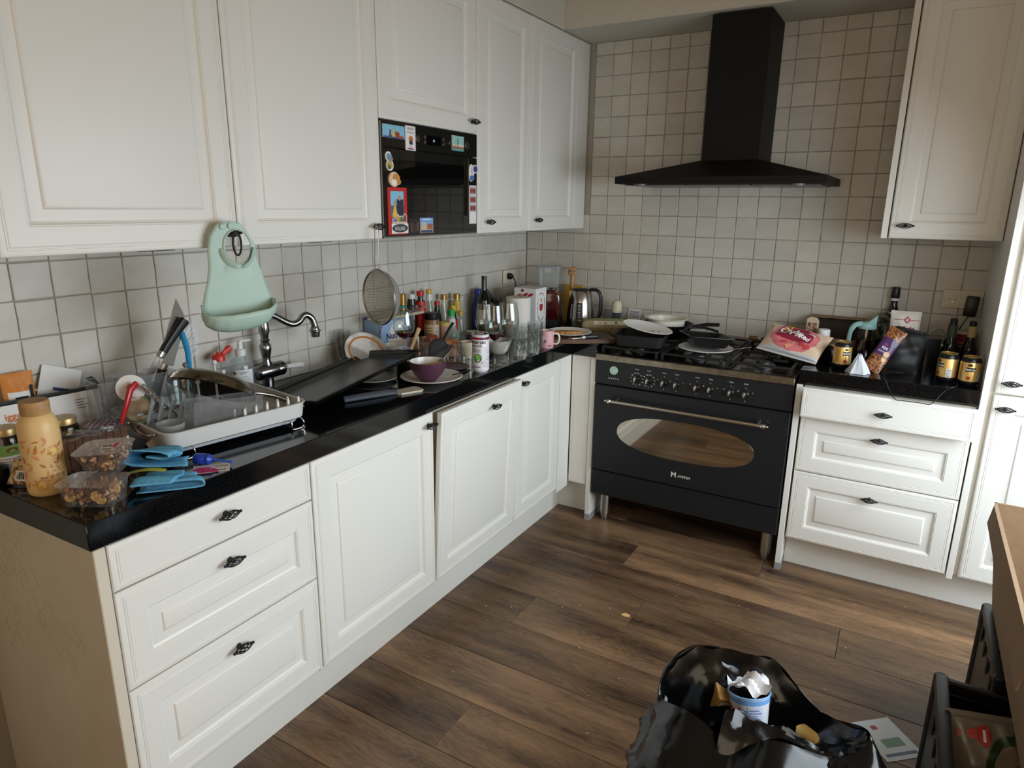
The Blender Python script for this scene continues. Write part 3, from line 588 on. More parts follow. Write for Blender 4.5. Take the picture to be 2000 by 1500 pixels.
hp = [(R_, .011, 0), (R_+.03, .010, -.004), (.16, .011, 0), (.225, .011, .002), (.236, .006, .003), (.239, 0, .003), (.236, -.006, .003), (.225, -.011, .002), (.16, -.011, 0), (R_+.03, -.010, -.004), (R_, -.011, 0)]
G().tube(smooth([(x, y, z) for x, y, z in hp], 3), .0016, 6, t=F).obj('handle', M_steel, t)
G().tube([(-R_, .018, 0), (-R_-.03, .004, -.005), (-R_-.034, 0, -.005), (-R_-.03, -.004, -.005), (-R_, -.018, 0)], .0016, 6, t=F).obj('rest_hook', M_steel, t)
# ------------------------------------------------------------------ small things: shared builders
def M(c, rough=.5, **k): return mat('c%d_%d_%d_%g' % (*c, rough), c, rough, **k)
def vessel(name, label, cat, x, y, parts, z=ZW, rot=(0, 0, 0), group=None, n=24):
    t = thing(name, label, cat, (x, y, z+.0004), rot, group)
    for p in parts: G().lathe(p[1], n).obj(p[0], p[2], t)
    return t
def cup(r0, r1, h, th=.002, base=.004, k=1.0):
    """open vessel, outer wall up then inner wall down"""
    pr = [(0, 0), (r0, 0)]; m = 6
    for i in range(1, m+1): u = i/m; pr.append((r0+(r1-r0)*u**k, h*u))
    for i in range(m, 0, -1): u = i/m; pr.append((max(.001, r0+(r1-r0)*u**k-th), max(base, h*u)))
    return pr+[(r0*.9-th, base), (0, base)]
def shell(pts, th):
    """thin open wall from an outer profile listed bottom to top"""
    return pts+[(max(.0008, r-th), z) for r, z in reversed(pts)]
def plate_prof(r, h=.018, rim=.6, th=.004):
    o = [(0, 0), (r*rim*.9, 0), (r*rim, .002), (r*.8, h*.45), (r, h)]
    return o+[(r*.985, h+th*.5), (r*.8, h*.45+th), (r*rim, th+.001), (0, th)]
def wrapped(g, poly, r, a, z, mi, off=.0004):
    """flat shape (x across, z up) wrapped on an upright cylinder of radius r at angle a"""
    g.add([((r+off)*math.cos(a+x/r), (r+off)*math.sin(a+x/r), z+h) for x, h in poly], [tuple(range(len(poly)))], mi)
def leaf(l, w, rot): return [(math.cos(rot)*x-math.sin(rot)*y, math.sin(rot)*x+math.cos(rot)*y) for x, y in [(-l, 0), (-l*.4, w), (l*.3, w*.9), (l, 0), (l*.3, -w*.9), (-l*.4, -w)]]
def oval(a, b, n=12): return [(a*math.cos(2*PI*i/n), b*math.sin(2*PI*i/n)) for i in range(n)]
def cyltext(g, txt, size, r, a, z, mi, off=.0006, bold=0, sx=1):
    """lettering on an upright cylinder centred on angle a"""
    g.text(txt, size, mi, None, bold=bold, sx=sx, warp=lambda x, h: ((r+off)*math.cos(a+x/r), (r+off)*math.sin(a+x/r), z+h))
def box_text(g, txt, size, mi, o, xdir, nrm, bold=0, sx=1):
    """lettering on a flat face: centre o, reading direction xdir, outward normal nrm"""
    x = Vector(xdir).normalized(); n_ = Vector(nrm).normalized(); up = n_.cross(x); o = Vector(o)
    g.text(txt, size, mi, None, bold=bold, sx=sx, warp=lambda a, h: tuple(o+x*a+up*h+n_*.0006))
def packet(w, h, d, wr=.004, seed=1, mi=0, nu=16, nv=20, mback=0):
    """pillow bag standing in xz, facing -y, with crimped top and bottom"""
    rd = random.Random(seed); ph = [rd.uniform(0, 6) for _ in range(6)]
    def f(sg):
        def q(u, v):
            bl = (math.sin(PI*u)**.5)*(math.sin(PI*min(max(v, .03), .97))**.6) if 0 < v < 1 else 0
            if v < .05 or v > .95: bl *= .15
            wn = wr*(math.sin(9*u+5*v+ph[0])+math.sin(17*v-6*u+ph[1])+.7*math.sin(23*u*v+ph[2]))*bl
            return ((u-.5)*w*(1-.04*math.sin(PI*v)), sg*(d/2*bl+.0006)+(wn if sg < 0 else -wn*.5), (v-.5)*h)
        return q
    g = G(); g.fr = f(-1); g.grid(f(-1), nu, nv, mi); g.grid(f(1), nu, nv, mback); return g
def on_packet(g, w, h, txt, size, u, v, mi, rot=0, bold=0, sx=1, off=.0012):
    def wp(x, z):
        xr, zr = x*math.cos(rot)-z*math.sin(rot), x*math.sin(rot)+z*math.cos(rot)
        p = g.fr(min(max(u+xr/w, .02), .98), min(max(v+zr/h, .02), .98)); return (p[0], p[1]-off, p[2])
    g.text(txt, size, mi, None, bold=bold, sx=sx, warp=wp)
FWD = math.atan2(-2.3, 1.5)  # heading of the viewer's side, used to turn labels towards the room
def face(x, y): return math.atan2(-3.576-y, 1.991-x)
# ------------------------------------------------------------------ near left end of the worktop
bx, by = .362, -2.872
t = thing('water_bottle', 'tall pale yellow drinking bottle with wooden lid at the near left end', 'bottle', (bx, by, ZW+.0004))
M_yb = M((226, 188, 128), .4); r_ = .040
G().lathe([(0, 0), (.033, 0), (.0375, .004), (.0395, .012), (r_, .05), (r_, .150), (.0385, .165), (.034, .177), (.030, .184), (.028, .186), (0, .186)], 32).obj('body', M_yb, t)
G().lathe([(0, .1864), (.0285, .1864), (.029, .188), (.029, .214), (.028, .2165), (0, .217)], 28).obj('lid', mat('ash wood', (186, 146, 94), .55, noise=(50, (160, 120, 72), .2)), t)
g = G(); A = face(bx, by); rd = random.Random(4); pc = [M((190, 118, 60), .5), M((206, 152, 76), .5), M((214, 142, 100), .5), M((236, 200, 104), .5), M((120, 90, 60), .5)]
for k in range(40):
    a = A+rd.uniform(-1.15, 1.15); z = rd.uniform(.02, .135)
    wrapped(g, leaf(rd.uniform(.006, .012), rd.uniform(.002, .004), rd.uniform(0, 3)), r_, a, z, rd.randrange(3))
for a, z in ((A-.25, .03), (A+.55, .105)):
    wrapped(g, oval(.007, .007), r_, a, z, 3)
    for k in range(14): wrapped(g, [(x+.0115*math.cos(k*PI/7), y+.0115*math.sin(k*PI/7)) for x, y in leaf(.0035, .0012, k*PI/7)], r_, a, z, 1)
g.obj('flower_print', pc, t, ang=0); g = G()
cyltext(g, 'waterdrop', .0125, .0397, A+.38, .048, 0); cyltext(g, '\u2022\u2022', .012, .0397, A+.42, .058, 0); g.obj('lettering', M((124, 88, 48), .5), t, ang=0)
# jars
M_jl = M((176, 150, 100), .35, metal=.6)
t = vessel('spread_jar', 'dark jar with green label and gold lid left of the yellow bottle', 'jar', .168, -2.862, [('glass', [(0, 0), (.031, 0), (.034, .005), (.034, .085), (.029, .098), (0, .098)], M((26, 18, 14), .12)), ('lid', [(0, .099), (.030, .099), (.030, .114), (.029, .116), (0, .116)], M_jl)])
g = G(); A = face(.168, -2.862)
def band(g, r, a0, a1, z0, z1, mi, n=14, off=.0005): g.grid(lambda u, v: ((r+off)*math.cos(a0+(a1-a0)*u), (r+off)*math.sin(a0+(a1-a0)*u), z0+(z1-z0)*v), n, 1, mi)
band(g, .034, A-1.3, A+1.3, .008, .078, 0); band(g, .034, A-1.3, A+1.3, .052, .078, 1, off=.001); wrapped(g, oval(.012, .007), .034, A+.3, .066, 2, .0016)
for k in range(6): band(g, .034, A-.9, A+1.0-.1*(k % 3), .014+.006*k, .0155+.006*k, 3, off=.001)
g.obj('label', [M_paper, M((120, 160, 76), .6), M((110, 64, 36), .6), M((90, 90, 88), .6)], t)
vessel('dark_jar', 'small dark jar with gold lid half hidden behind the yellow bottle', 'jar', .188, -2.738, [('glass', [(0, 0), (.031, 0), (.033, .004), (.033, .085), (.028, .095), (0, .095)], M((30, 22, 16), .1)), ('lid', [(0, .0955), (.030, .0955), (.030, .110), (.029, .112), (0, .112)], M_jl)])
t = vessel('jam_jar', 'jam jar with purple and white gingham lid beside the bread', 'jar', .188, -2.652, [('glass', [(0, 0), (.034, 0), (.036, .004), (.036, .05), (.033, .056), (0, .056)], M((52, 16, 24), .1))])
M_gh = mat('purple gingham', (120, 60, 105), .4); nt, b = nodes_of(M_gh); tc = nt.nodes.new('ShaderNodeTexCoord'); ck_ = nt.nodes.new('ShaderNodeTexChecker'); ck_.inputs['Scale'].default_value = 110
ck_.inputs['Color1'].default_value = lin((104, 50, 92)); ck_.inputs['Color2'].default_value = lin((214, 196, 210)); nt.links.new(tc.outputs['Object'], ck_.inputs['Vector']); nt.links.new(ck_.outputs[0], b.inputs['Base Color'])
G().lathe([(0, .0565), (.037, .0565), (.0385, .059), (.0385, .068), (.036, .071), (0, .072)], 28).obj('lid', M_gh, t)
vessel('black_pot', 'small black rounded pot at the very left edge of the worktop', 'pot', .205, -2.908, [('body', [(0, 0), (.02, 0), (.026, .006), (.028, .02), (.026, .034), (.018, .04), (0, .041)], M_bplast)])
# snack packet with barcode
t = thing('snack_packet', 'crinkled nut bar packet with a barcode left of the yellow bottle', 'packet', (0.275, -2.874, ZW+.030), (math.radians(-35), 0, math.radians(30)))
w, h = .075, .06; g = packet(w, h, .022, .002, 3, 0, mback=0)
g.obj('wrapper', mat('nut print', (120, 78, 44), .35, noise=(70, (212, 180, 130), .06)), t)
g2 = G(); g2.fr = g.fr; g2.grid(lambda u, v: tuple(Vector(g.fr(.3+.55*u, .1+.4*v))+Vector((0, -.001, 0))), 10, 6, 0)
for k in range(12): g2.grid(lambda u, v, k=k: tuple(Vector(g.fr(.36+.035*k+(.012+.008*(k % 3))*u, .16+.28*v))+Vector((0, -.0016, 0))), 1, 4, 1)
g2.obj('barcode', [M_paper, M((20, 20, 20), .6)], t)
# letters and papers against the wall
def sheet(name, label, cat, o, xd, nrm, w, h, th, m, prints=(), group='papers against the left wall'):
    """flat sheet: o = lower left corner, xd reading direction, nrm facing"""
    x = Vector(xd).normalized(); n_ = Vector(nrm).normalized(); up = n_.cross(x); o = Vector(o); ms = [m]
    P_ = lambda a, b_, c=0: tuple(o+x*a+up*b_+n_*c)
    g = G(); g.loft([[P_(0, 0, -th), P_(w, 0, -th), P_(w, h, -th), P_(0, h, -th)], [P_(0, 0), P_(w, 0), P_(w, h), P_(0, h)]])
    for k, p in enumerate(prints):
        mm = p[0]; ms.append(mm) if mm not in ms else 0; mi = ms.index(mm); e = .0004+.0002*k
        if p[1] == 'r': g.add([P_(p[2]*w, p[4]*h, e), P_(p[3]*w, p[4]*h, e), P_(p[3]*w, p[5]*h, e), P_(p[2]*w, p[5]*h, e)], [(0, 1, 2, 3)], mi)
        else: g.text(p[1], p[4]*h, mi, None, warp=lambda a, b_, e=e, p=p: P_(p[2]*w+a, p[3]*h+b_, e), bold=p[5] if len(p) > 5 else 0)
    return tag(g.obj(name, ms, None, ang=0), label, cat, group)
nr = (.93, -.1, .33); M_dk = M((70, 70, 70), .7)
sheet('letter_envelope', 'large white window envelope with orange lettering behind the jars', 'envelope', (.118, -2.915, ZW+.001), (.1, 1, 0), nr, .30, .15, .003, M_paper,
      [(M((205, 110, 50), .6), 'iggo', .36, .80, .16, .0006), (M((170, 170, 172), .5), 'r', .32, .6, .05, .3)]+[(M_dk, 'r', .84, .93-.02*(k % 2), .86-.05*k, .872-.05*k) for k in range(4)]+[(M_dk, 'r', .945, .948, .68, .9)])
sheet('folder', 'dark green folder standing behind the white envelope', 'folder', (.100, -2.86, ZW+.001), (.1, 1, 0), nr, .265, .155, .006, M((26, 36, 32), .6))
sheet('leaflet', 'white folded leaflet with black print sticking up behind the envelope', 'leaflet', (.048, -2.77, ZW+.001), (.1, .93, -.35), (.96, -.1, .2), .10, .235, .001, M_paper, [(M((40, 60, 110), .6), 'r', .35, .75, .72, .76), (M((30, 30, 30), .7), 'FREAK', .6, .58, .07, .0004), (M((30, 30, 30), .7), 'r', .3, .9, .5, .52)])
sheet('paper_pile', 'thin pile of pale papers lying on top of the green folder', 'paper', (.022, -2.72, ZW+.154), (.0, 1, -.05), (.15, 0, 1), .11, .03, .004, M((205, 205, 200), .8))
t = thing('coffee_packet', 'orange paper packet with black printed panel behind the envelope', 'packet', (.030, -2.757, ZW+.128), (math.radians(-3), 0, PI/2-.1), None)
w, h = .075, .165; g = packet(w, h, .026, .002, 9, lambda u, v: 1 if (.12 < u < .85 and .45 < v < .68) else 0); g.obj('pouch', [M((206, 128, 50), .55), M_paper], t)
g2 = G(); g2.grid(lambda u, v: tuple(Vector(g.fr(.3+.4*u, .46+.16*v))+Vector((0, -.0012, 0))), 6, 4, 0); g2.grid(lambda u, v: tuple(Vector(g.fr(.8+.12*u, .5+.28*v))+Vector((0, -.0012, 0))), 3, 4, 0)
g2.obj('printed_panel', M((24, 22, 22), .6), t); g2 = G(); on_packet(g, w, h, 'CAPRI', .012, .45, .86, 0); g2.fr = g.fr; on_packet(g2, w, h, 'CAPRI', .010, .45, .86, 0) if False else None
US = thing('utensil_holder', 'small dark holder with a thick black curved handle beside the clear cutlery box', 'holder', (.075, -2.575, ZW+.0004), (0, 0, .2))
G().tube(smooth([(-.012, 0, 0), (-.004, .002, .045), (.006, .004, .085), (.004, .0, .12)]), [.008]*4+[.011]*4+[.012]*4+[.009], 10, flat=.5).obj('handle', M_brub, US, (0, .005, .06), (math.radians(20), 0, 0))
G().box(-.028, .028, -.018, .018, 0, .07, b=.006).obj('holder_body', M((30, 34, 32), .6), US)
# bread
t = thing('bread_bag', 'loaf of dark brown bread in a clear crinkled bag', 'bread', (.292, -2.722, ZW+.001), (0, 0, math.radians(62)))
M_brd = mat('rye bread', (138, 94, 64), .8, noise=(40, (104, 68, 46), .2), bump=(90, .5))
for k in range(9):
    g = G(); pr = rrect(.088, .072, .018, 4); dx = -.068+.0165*k
    g.loft([[(dx, x, z+.038) for x, z in pr], [(dx+.0145, x, z+.038) for x, z in pr]], 0, T((0, 0, 0), (0, math.radians(-4), 0)))
    g.obj('slice', M_brd, t)
M_film = glass('crinkled film', (253, 252, 250), .05, .1, haze=.02)
def film(u, v):
    a = 2*PI*u; x = -.088+.20*v; k = 1 if v < .8 else max(.12, 1-(v-.8)*4.2); k = k*(.25 if v < .02 else 1); rr = .052*k*(1+.05*math.sin(11*a+9*v)+.04*math.sin(23*v+3*a))
    c, s_ = math.cos(a), math.sin(a); return (x, rr*math.copysign(abs(c)**.6, c), max(.0015, .041+.92*rr*math.copysign(abs(s_)**.6, s_)))
G().grid(film, 36, 22).obj('film', M_film, t); G().tube([(.112, 0, .03), (.13, .006, .034), (.142, -.006, .03)], [.008, .014, .02], 10, flat=.5).obj('bag_end', mat('bag tail', (212, 204, 190), .4), t)
# nut tubs
M_tub = glass('tub plastic', (250, 250, 249), .09, .08, haze=.05); M_nut = [M((170, 116, 68), .5), M((122, 74, 42), .5), M((214, 176, 122), .5), M((92, 54, 34), .5)]
def tub(name, label, x, y, z, rz, w0, w1, d0, d1, h, seed, chips, rot=(0, 0)):
    t = thing(name, label, 'tub', (x, y, z), (rot[0], rot[1], rz)); rd = random.Random(seed)
    R0 = [(a, b_, 0) for a, b_ in rrect(w0, d0, .014)]; R1 = [(a, b_, h) for a, b_ in rrect(w1, d1, .02)]; R2 = [(a, b_, h) for a, b_ in rrect(w1+.008, d1+.008, .022)]
    G().loft([R0, R1, R2], 0, None, True, False).obj('tub_wall', M_tub, t); G().add([(a, b_, h+.001) for a, b_ in rrect(w1+.006, d1+.006, .022)], [tuple(range(20))]).obj('film_lid', glass('lid film', (250, 250, 250), .10, .12, haze=.16), t)
    g = G()
    for k in range(300):
        v = rd.random()**.9; ww, dd = (w0+(w1-w0)*v)/2-.007, (d0+(d1-d0)*v)/2-.007; l = rd.uniform(.005, .009)
        g.sphere(1, 6, rd.randrange(4), T((rd.uniform(-ww, ww), rd.uniform(-dd, dd), .006+v*(h*.72)), (rd.random()*3, rd.random()*3, rd.random()*3), (l, l*rd.uniform(.5, .8), l*rd.uniform(.35, .6))))
    o = g.obj('nut_mix', M_nut, t); o['kind'] = 'stuff'
    for k, (cx, cy, cz, a, e) in enumerate(chips):
        G().lathe([(0, -.0018), (.0105, -.002), (.012, 0), (.0105, .0022), (.005, .001), (.0035, .0022), (0, .0022)], 14).obj('banana_chip', mat('banana', (222, 184, 118), .6, noise=(120, (196, 150, 84), .15)), t, (cx, cy, cz), (a, e, 0))
    return t
tub('nut_tub', 'clear tub of nuts and banana chips on the corner of the worktop', .505, -2.845, ZW+.0006, math.radians(30), .105, .125, .068, .086, .050, 5, [(-.036, -.030, .022, 1.35, .2), (.022, -.032, .026, 1.3, .0), (.030, -.030, .018, 1.4, .3), (.05, -.01, .034, 1.3, 1.2), (.0, .0, .036, .3, .2)])
o = tub('nut_tub', 'clear tub of mixed nuts with a sealed film lid stacked on top', .472, -2.79, ZW+.0535, math.radians(34), .075, .108, .06, .084, .052, 8, [], (math.radians(5), math.radians(-4)))
g = G().box(-.002, .034, -.012, .012, .0005, .0012, 0).box(.022, .034, -.012, .012, .0012, .0016, 1)
for k in range(4): g.box(.001+.005*k, .004+.005*k, -.008, .008-.004*(k % 2), .0012, .0015, 2)
g.obj('price_sticker', [M_paper, M((200, 50, 44), .5), M((40, 40, 40), .5)], o, (0, .0, .0535), ang=0)
# blue cloths
M_cl = mat('blue microfibre', (84, 158, 198), .95, noise=(130, (106, 178, 214), .2), bump=(400, .5)); M_cl2 = mat('dark blue microfibre', (74, 148, 190), .95, bump=(400, .5))
def fold(name, label, x, y, rz, m, fn, nu=26, nv=12):
    o = G().grid(fn, nu, nv).obj(name, m, None, (x, y, ZW+.0055), (0, 0, rz)); md = o.modifiers.new('thick', 'SOLIDIFY'); md.thickness = .0035; md.offset = 1
    return tag(o, label, 'cloth', 'blue cleaning cloths')
def cloth_fn(path, w, seed):
    P_ = smooth([(x, 0, z) for x, z in path], 5); ph = seed*1.7
    def f(u, v):
        k = u*(len(P_)-1); i = min(int(k), len(P_)-2); p = P_[i].lerp(P_[i+1], k-i); e = (v-.5)
        return (p.x+.008*math.sin(4*e+ph+6*u)-.015*e*math.sin(3*u+ph), e*w*(1+.12*math.sin(7*u+ph)), max(.001, p.z*(1+.25*math.sin(3*e+ph))+.0025*math.sin(11*e+9*u+ph)))
    return f
fold('cleaning_cloth', 'flat folded light blue cloth lying under the other blue cloth', .566, -2.718, math.radians(50), M_cl, cloth_fn([(-.062, .003), (.055, .004), (.068, .009), (.056, .014), (-.045, .013), (-.058, .018), (-.04, .022), (.03, .020)], .066, 1), 40, 14)
fold('cleaning_cloth', 'rumpled light blue cloth piled in a loop beside the bread', .484, -2.675, math.radians(46), M_cl, cloth_fn([(.06, .026), (-.02, .028), (-.058, .034), (-.066, .05), (-.04, .06), (.02, .056), (.035, .048), (.01, .042), (-.03, .045)], .092, 2), 44, 16)
tag(G().grid(lambda u, v: ((u-.5)*.08, (v-.5)*.018, .004+.005*math.sin(PI*u)), 10, 3).obj('twist_wrapper', M((190, 190, 60), .5), None, (.530, -2.738, ZW+.034), (0, 0, math.radians(45))), 'yellow green wrapper strip between the blue cloths', 'wrapper')
# blue stopper, pink leaflets
t = thing('bottle_teat_stopper', 'dark blue plastic stopper with a thin spout in front of the rack', 'stopper', (.522, -2.580, ZW+.0155), (0, 0, math.radians(28)))
G().lathe([(0, -.03), (.012, -.03), (.0145, -.026), (.0145, -.004), (.012, 0), (.0135, .002), (.0135, .008), (.008, .014), (.004, .016), (0, .016)], 18, 0, T((0, 0, 0), (0, PI/2, 0))).obj('stopper_body', M((30, 64, 170), .35), t)
G().tube([(.014, 0, 0), (.05, 0, -.004), (.064, 0, -.006)], [.0035, .003, .004], 8).obj('spout', M((40, 84, 190), .35), t)
sheet('leaflet', 'fanned cream leaflet under the pink ticket in front of the rack', 'leaflet', (.548, -2.640, ZW+.0012), (.62, .78, 0), (0, 0, 1), .085, .055, .001, M((222, 214, 200), .7), [(M((60, 90, 130), .6), 'r', .5, .9, .1, .2), (M((170, 130, 80), .6), 'r', .6, .95, .6, .7)], None)
o = G().prism([(0, 0), (.055, -.004), (.05, .014), (.03, .03), (.008, .032), (-.006, .02)], 0, .0012, 0).obj('ticket', [M((205, 40, 110), .55), M((232, 120, 170), .5)], None, (.549, -2.634, ZW+.0018), (0, 0, math.radians(48)), ang=0); tag(o, 'bright pink ticket with white lettering on the leaflet', 'ticket')
g = G(); g.text('1 3 5', .016, 0, T((.024, .014, .0016), (-PI/2, 0, 0))).obj('lettering', M((236, 170, 200), .5), o, ang=0)
# ------------------------------------------------------------------ dish rack
RK = thing('dish_rack', 'pale grey plastic dish rack tray with pegs on wire feet', 'dish rack', (.437, -2.627, ZW), (0, 0, math.radians(81)))
L_, D_ = .416, .352
def rr3(w, d, r, z, ox=0, oy=0): return [(a+L_/2+ox, b_+D_/2+oy, z) for a, b_ in rrect(w, d, r, 5)]
G().loft([rr3(L_-.03, D_-.03, .03, .026), rr3(L_-.008, D_-.008, .034, .032), rr3(L_, D_, .036, .072), rr3(L_+.008, D_+.008, .038, .074), rr3(L_+.008, D_+.008, .038, .0765), rr3(L_-.006, D_-.006, .034, .0765), rr3(L_-.016, D_-.016, .03, .036), rr3(L_-.03, D_-.03, .026, .031)]).obj('tray', M_tray, RK)
G().loft([rr3(L_-.04, D_-.04, .03, .016), rr3(L_-.03, D_-.03, .03, .0255)]).obj('drip_tray', M((196, 198, 202), .35), RK)
for x in (.045, L_-.045):
    for s_, y in ((-1, .0), (1, D_)): G().tube(smooth([(x-.02, y-s_*.012, .030), (x-.019, y+s_*.008, .024), (x-.018, y+s_*.006, .0050), (x+.018, y+s_*.006, .0050), (x+.019, y+s_*.008, .024), (x+.02, y-s_*.012, .030)], 4), .0022, 8).obj('wire_foot', M_chrome, RK)
for y in (.1, .25): G().tube(smooth([(.012, y-.05, .071), (-.012, y-.045, .066), (-.014, y, .06), (-.012, y+.045, .066), (.012, y+.05, .071)], 4), .003, 8).obj('wire_handle', M_chrome, RK)
peg = G().lathe([(0, 0), (.0055, 0), (.004, .032), (.0025, .036), (0, .037)], 10).mesh('peg', M_wplast)
for k in range(6):
    for y in (.018, .075): place('peg', peg, RK, (.225+.034*k, y, .036), (0, 0, 0), (1, 1, 1.55 if y < .05 else 1.2))
M_rod = M((222, 222, 220), .35)
for x, y, h, m in ((.055, .30, .095, 0), (.10, .31, .115, 0), (.205, .30, .135, 0), (.222, .27, .085, 1), (.278, .27, .135, 1), (.281, .30, .085, 1)):
    r = G().cyl(.0038, 0, h, 8).obj('rod', M_rod, RK, (x, y, .036)); G().sphere(.0082, 12).obj('rod_knob', M((120, 120, 118), .4) if not m else M_rod, r, (0, 0, h+.004))
M_clr = glass('clear acrylic', (250, 251, 252), .05, .05, haze=.04)
def clear_box(name, label, loc, rot, w, d, h, ribs=()):
    t = thing(name, label, 'box', loc, rot); th = .0022
    for nm, b in (('front_wall', (0, w, 0, th, 0, h)), ('rear_wall', (0, w, d-th, d, 0, h)), ('end_wall', (0, th, th, d-th, 0, h)), ('end_wall', (w-th, w, th, d-th, 0, h)), ('base', (th, w-th, th, d-th, 0, th))): G().box(*b).obj(nm, M_clr, t, ang=0)
    for x in ribs: G().box(x, x+th, th, d-th, 0, h*.96).obj('divider', M_clr, t, ang=0)
    for y in (0, d-th): G().tube([(0, y+.001, h), (w, y+.001, h)], .0016, 6).obj('top_edge', M_clr, t)
    return t
clear_box('cutlery_box', 'clear cutlery box at the back left of the dish rack', (.215, -2.655, ZW+.079), (0, 0, math.radians(83)), .21, .085, .103, (.07, .14))
clear_box('divided_box', 'clear divided box tipped at the front of the dish rack', (.426, -2.540, ZW+.047), (0, math.radians(5), math.radians(80)), .195, .06, .088, (.036, .10, .158))
# knives: a flat blade outline swept thin, plus a shaped handle, placed along an axis
def knife(name, label, p0, p1, side, hl, bw, hmat=M_bplast, th=.0022, extra=None):
    """p0 = end of the handle, p1 = blade tip"""
    p0, p1 = Vector(p0), Vector(p1); L = (p1-p0).length; t = thing(name, label, 'knife', p0); F_ = frame((0, 0, 0), side, p1-p0)
    bl = [(0, hl), (bw*.62, hl+.004), (bw*.62, hl+(L-hl)*.5), (bw*.45, hl+(L-hl)*.8), (-bw*.38, L), (-bw*.38, hl)]
    G().loft([[(x, -th/2, z) for x, z in bl], [(x, th/2, z) for x, z in bl]], 0, F_).obj('blade', mat('knife steel', (205, 200, 192), .38, 1), t, ang=0)
    G().loft([[(a*.62+o_, b_, z) for a, b_ in rrect(s_, .02, .008, 3)] for z, s_, o_ in ((0, .040, .002), (.006, .048, .003), (hl*.35, .040, 0), (hl*.7, .036, -.001), (hl-.012, .034, 0))], 0, F_).obj('handle', hmat, t)
    G().loft([[(a*.6, b_, z) for a, b_ in rrect(.034, .018, .007, 3)] for z in (hl-.012, hl+.004)], 0, F_).obj('bolster', M_steel, t); return t
o = knife('chef_knife', 'large kitchen knife standing blade up in the cutlery box', (.165, -2.495, .985), (.172, -2.366, 1.287), (-.2, 1, 0), .135, .058)
g = G(); F_ = frame((0, 0, 0), (-.2, 1, 0), Vector((.007, .123, .302))); g.text('ZWILLING' if False else 'NIROSTA', .009, 0, F_ @ T((0, 0, .18)) @ Matrix.Rotation(-PI/2, 4, 'Y') @ T((0, -.0016, 0))).obj('engraving', M((70, 68, 64), .5), o, ang=0)
knife('chef_knife', 'black handled knife standing handle up in the cutlery box', (.183, -2.372, 1.236), (.160, -2.565, 1.00), (0, 1, 0), .125, .022, M_bplast)
# pizza cutter
t = thing('pizza_cutter', 'red and white pizza wheel standing in the cutlery box', 'pizza cutter', (.245, -2.588, 1.085)); F_ = frame((0, 0, 0), (0, 1, 0), (.85, -.45, .25))
G().lathe([(0, -.0015), (.028, -.001), (.036, 0), (.028, .001), (0, .0015)], 28, 0, F_).obj('wheel', M_wplast, t)
G().tube([(0, .008, .012), (.005, -.012, .0), (.004, -.03, -.045), (.0, -.045, -.085)], [.013, .014, .012, .010], 12, flat=.6, t=T((.012, 0, 0))).obj('grip', M((190, 30, 34), .35), t)
G().lathe([(.004, 0), (.011, .001), (.011, .005), (.004, .006)], 18, 0, F_ @ T((0, 0, .008))).obj('guard_ring', M((200, 34, 36), .35), t)
# bottle brush with coil, zucchini-like round lid, grey masher, tumbler, little tub
def coil(p0, p1, r, turns, n=10):
    p0, p1 = Vector(p0), Vector(p1); F_ = frame(p0, (1, 0, 0), p1-p0); L = (p1-p0).length
    return [F_ @ Vector((r*math.cos(2*PI*turns*i/(turns*n)), r*math.sin(2*PI*turns*i/(turns*n)), L*i/(turns*n))) for i in range(turns*n+1)]
t = thing('coil_whisk', 'small spring coil whisk slanting over the dish rack', 'whisk', (.270, -2.574, 1.095))
G().tube([p-Vector((.270, -2.574, 1.095)) for p in coil((.270, -2.574, 1.095), (.285, -2.535, 1.042), .0065, 15)], .0013, 5).obj('coil', M_chrome, t)
G().tube([(0, 0, 0), (.015, .039, -.053), (.03, .078, -.106)], .0022, 8).obj('shaft', M_chrome, t)
vessel('green_rimmed_lid', 'round cream lid with green rim standing in the dish rack', 'lid', .262, -2.586, [('disc', [(0, -.002), (.031, -.002), (.031, .002), (0, .002)], mat('cream disc', (196, 184, 158), .6, noise=(20, (172, 158, 130), .2))), ('rim', [(.0305, -.004), (.034, -.004), (.034, .004), (.0305, .004)], M((128, 150, 88), .5))], 1.030, (0, math.radians(70), math.radians(-25)))
t = thing('potato_masher', 'grey plastic slotted masher with curved fingers in the dish rack', 'masher', (.315, -2.585, .965), (0, 0, math.radians(80))); M_gp = M((134, 134, 131), .45)
for k in range(4): G().tube(smooth([(-.012+.027*k, .0, .0), (-.004+.027*k, .006, .045), (.006+.027*k, -.006, .088), (.014+.027*k, .012, .092)], 4), .0105, 8, flat=.3).obj('finger', M_gp, t)
G().box(-.03, .09, .012, .02, .055, .063, b=.002).box(-.03, .09, .012, .02, .03, .038, b=.002).obj('cross_bar', M_gp, t)
t = vessel('ribbed_tumbler', 'ribbed clear glass tumbler upright in the dish rack', 'glass', .272, -2.463, [('bowl', cup(.030, .038, .085, .0025, .008), M_glass)], .9915)
for k in range(18):
    a = 2*PI*k/18; G().tube([(.031*math.cos(a), .031*math.sin(a), .012), (.0352*math.cos(a), .0352*math.sin(a), .055)], .0016, 5).obj('rib', M_glass, t)
vessel('plastic_tub', 'low round frosted plastic tub at the front left of the rack', 'tub', .375, -2.571, [('wall', cup(.030, .035, .044, .0015, .003), glass('frosted tub', (225, 228, 228), .04, .3, haze=.25))], .9625)
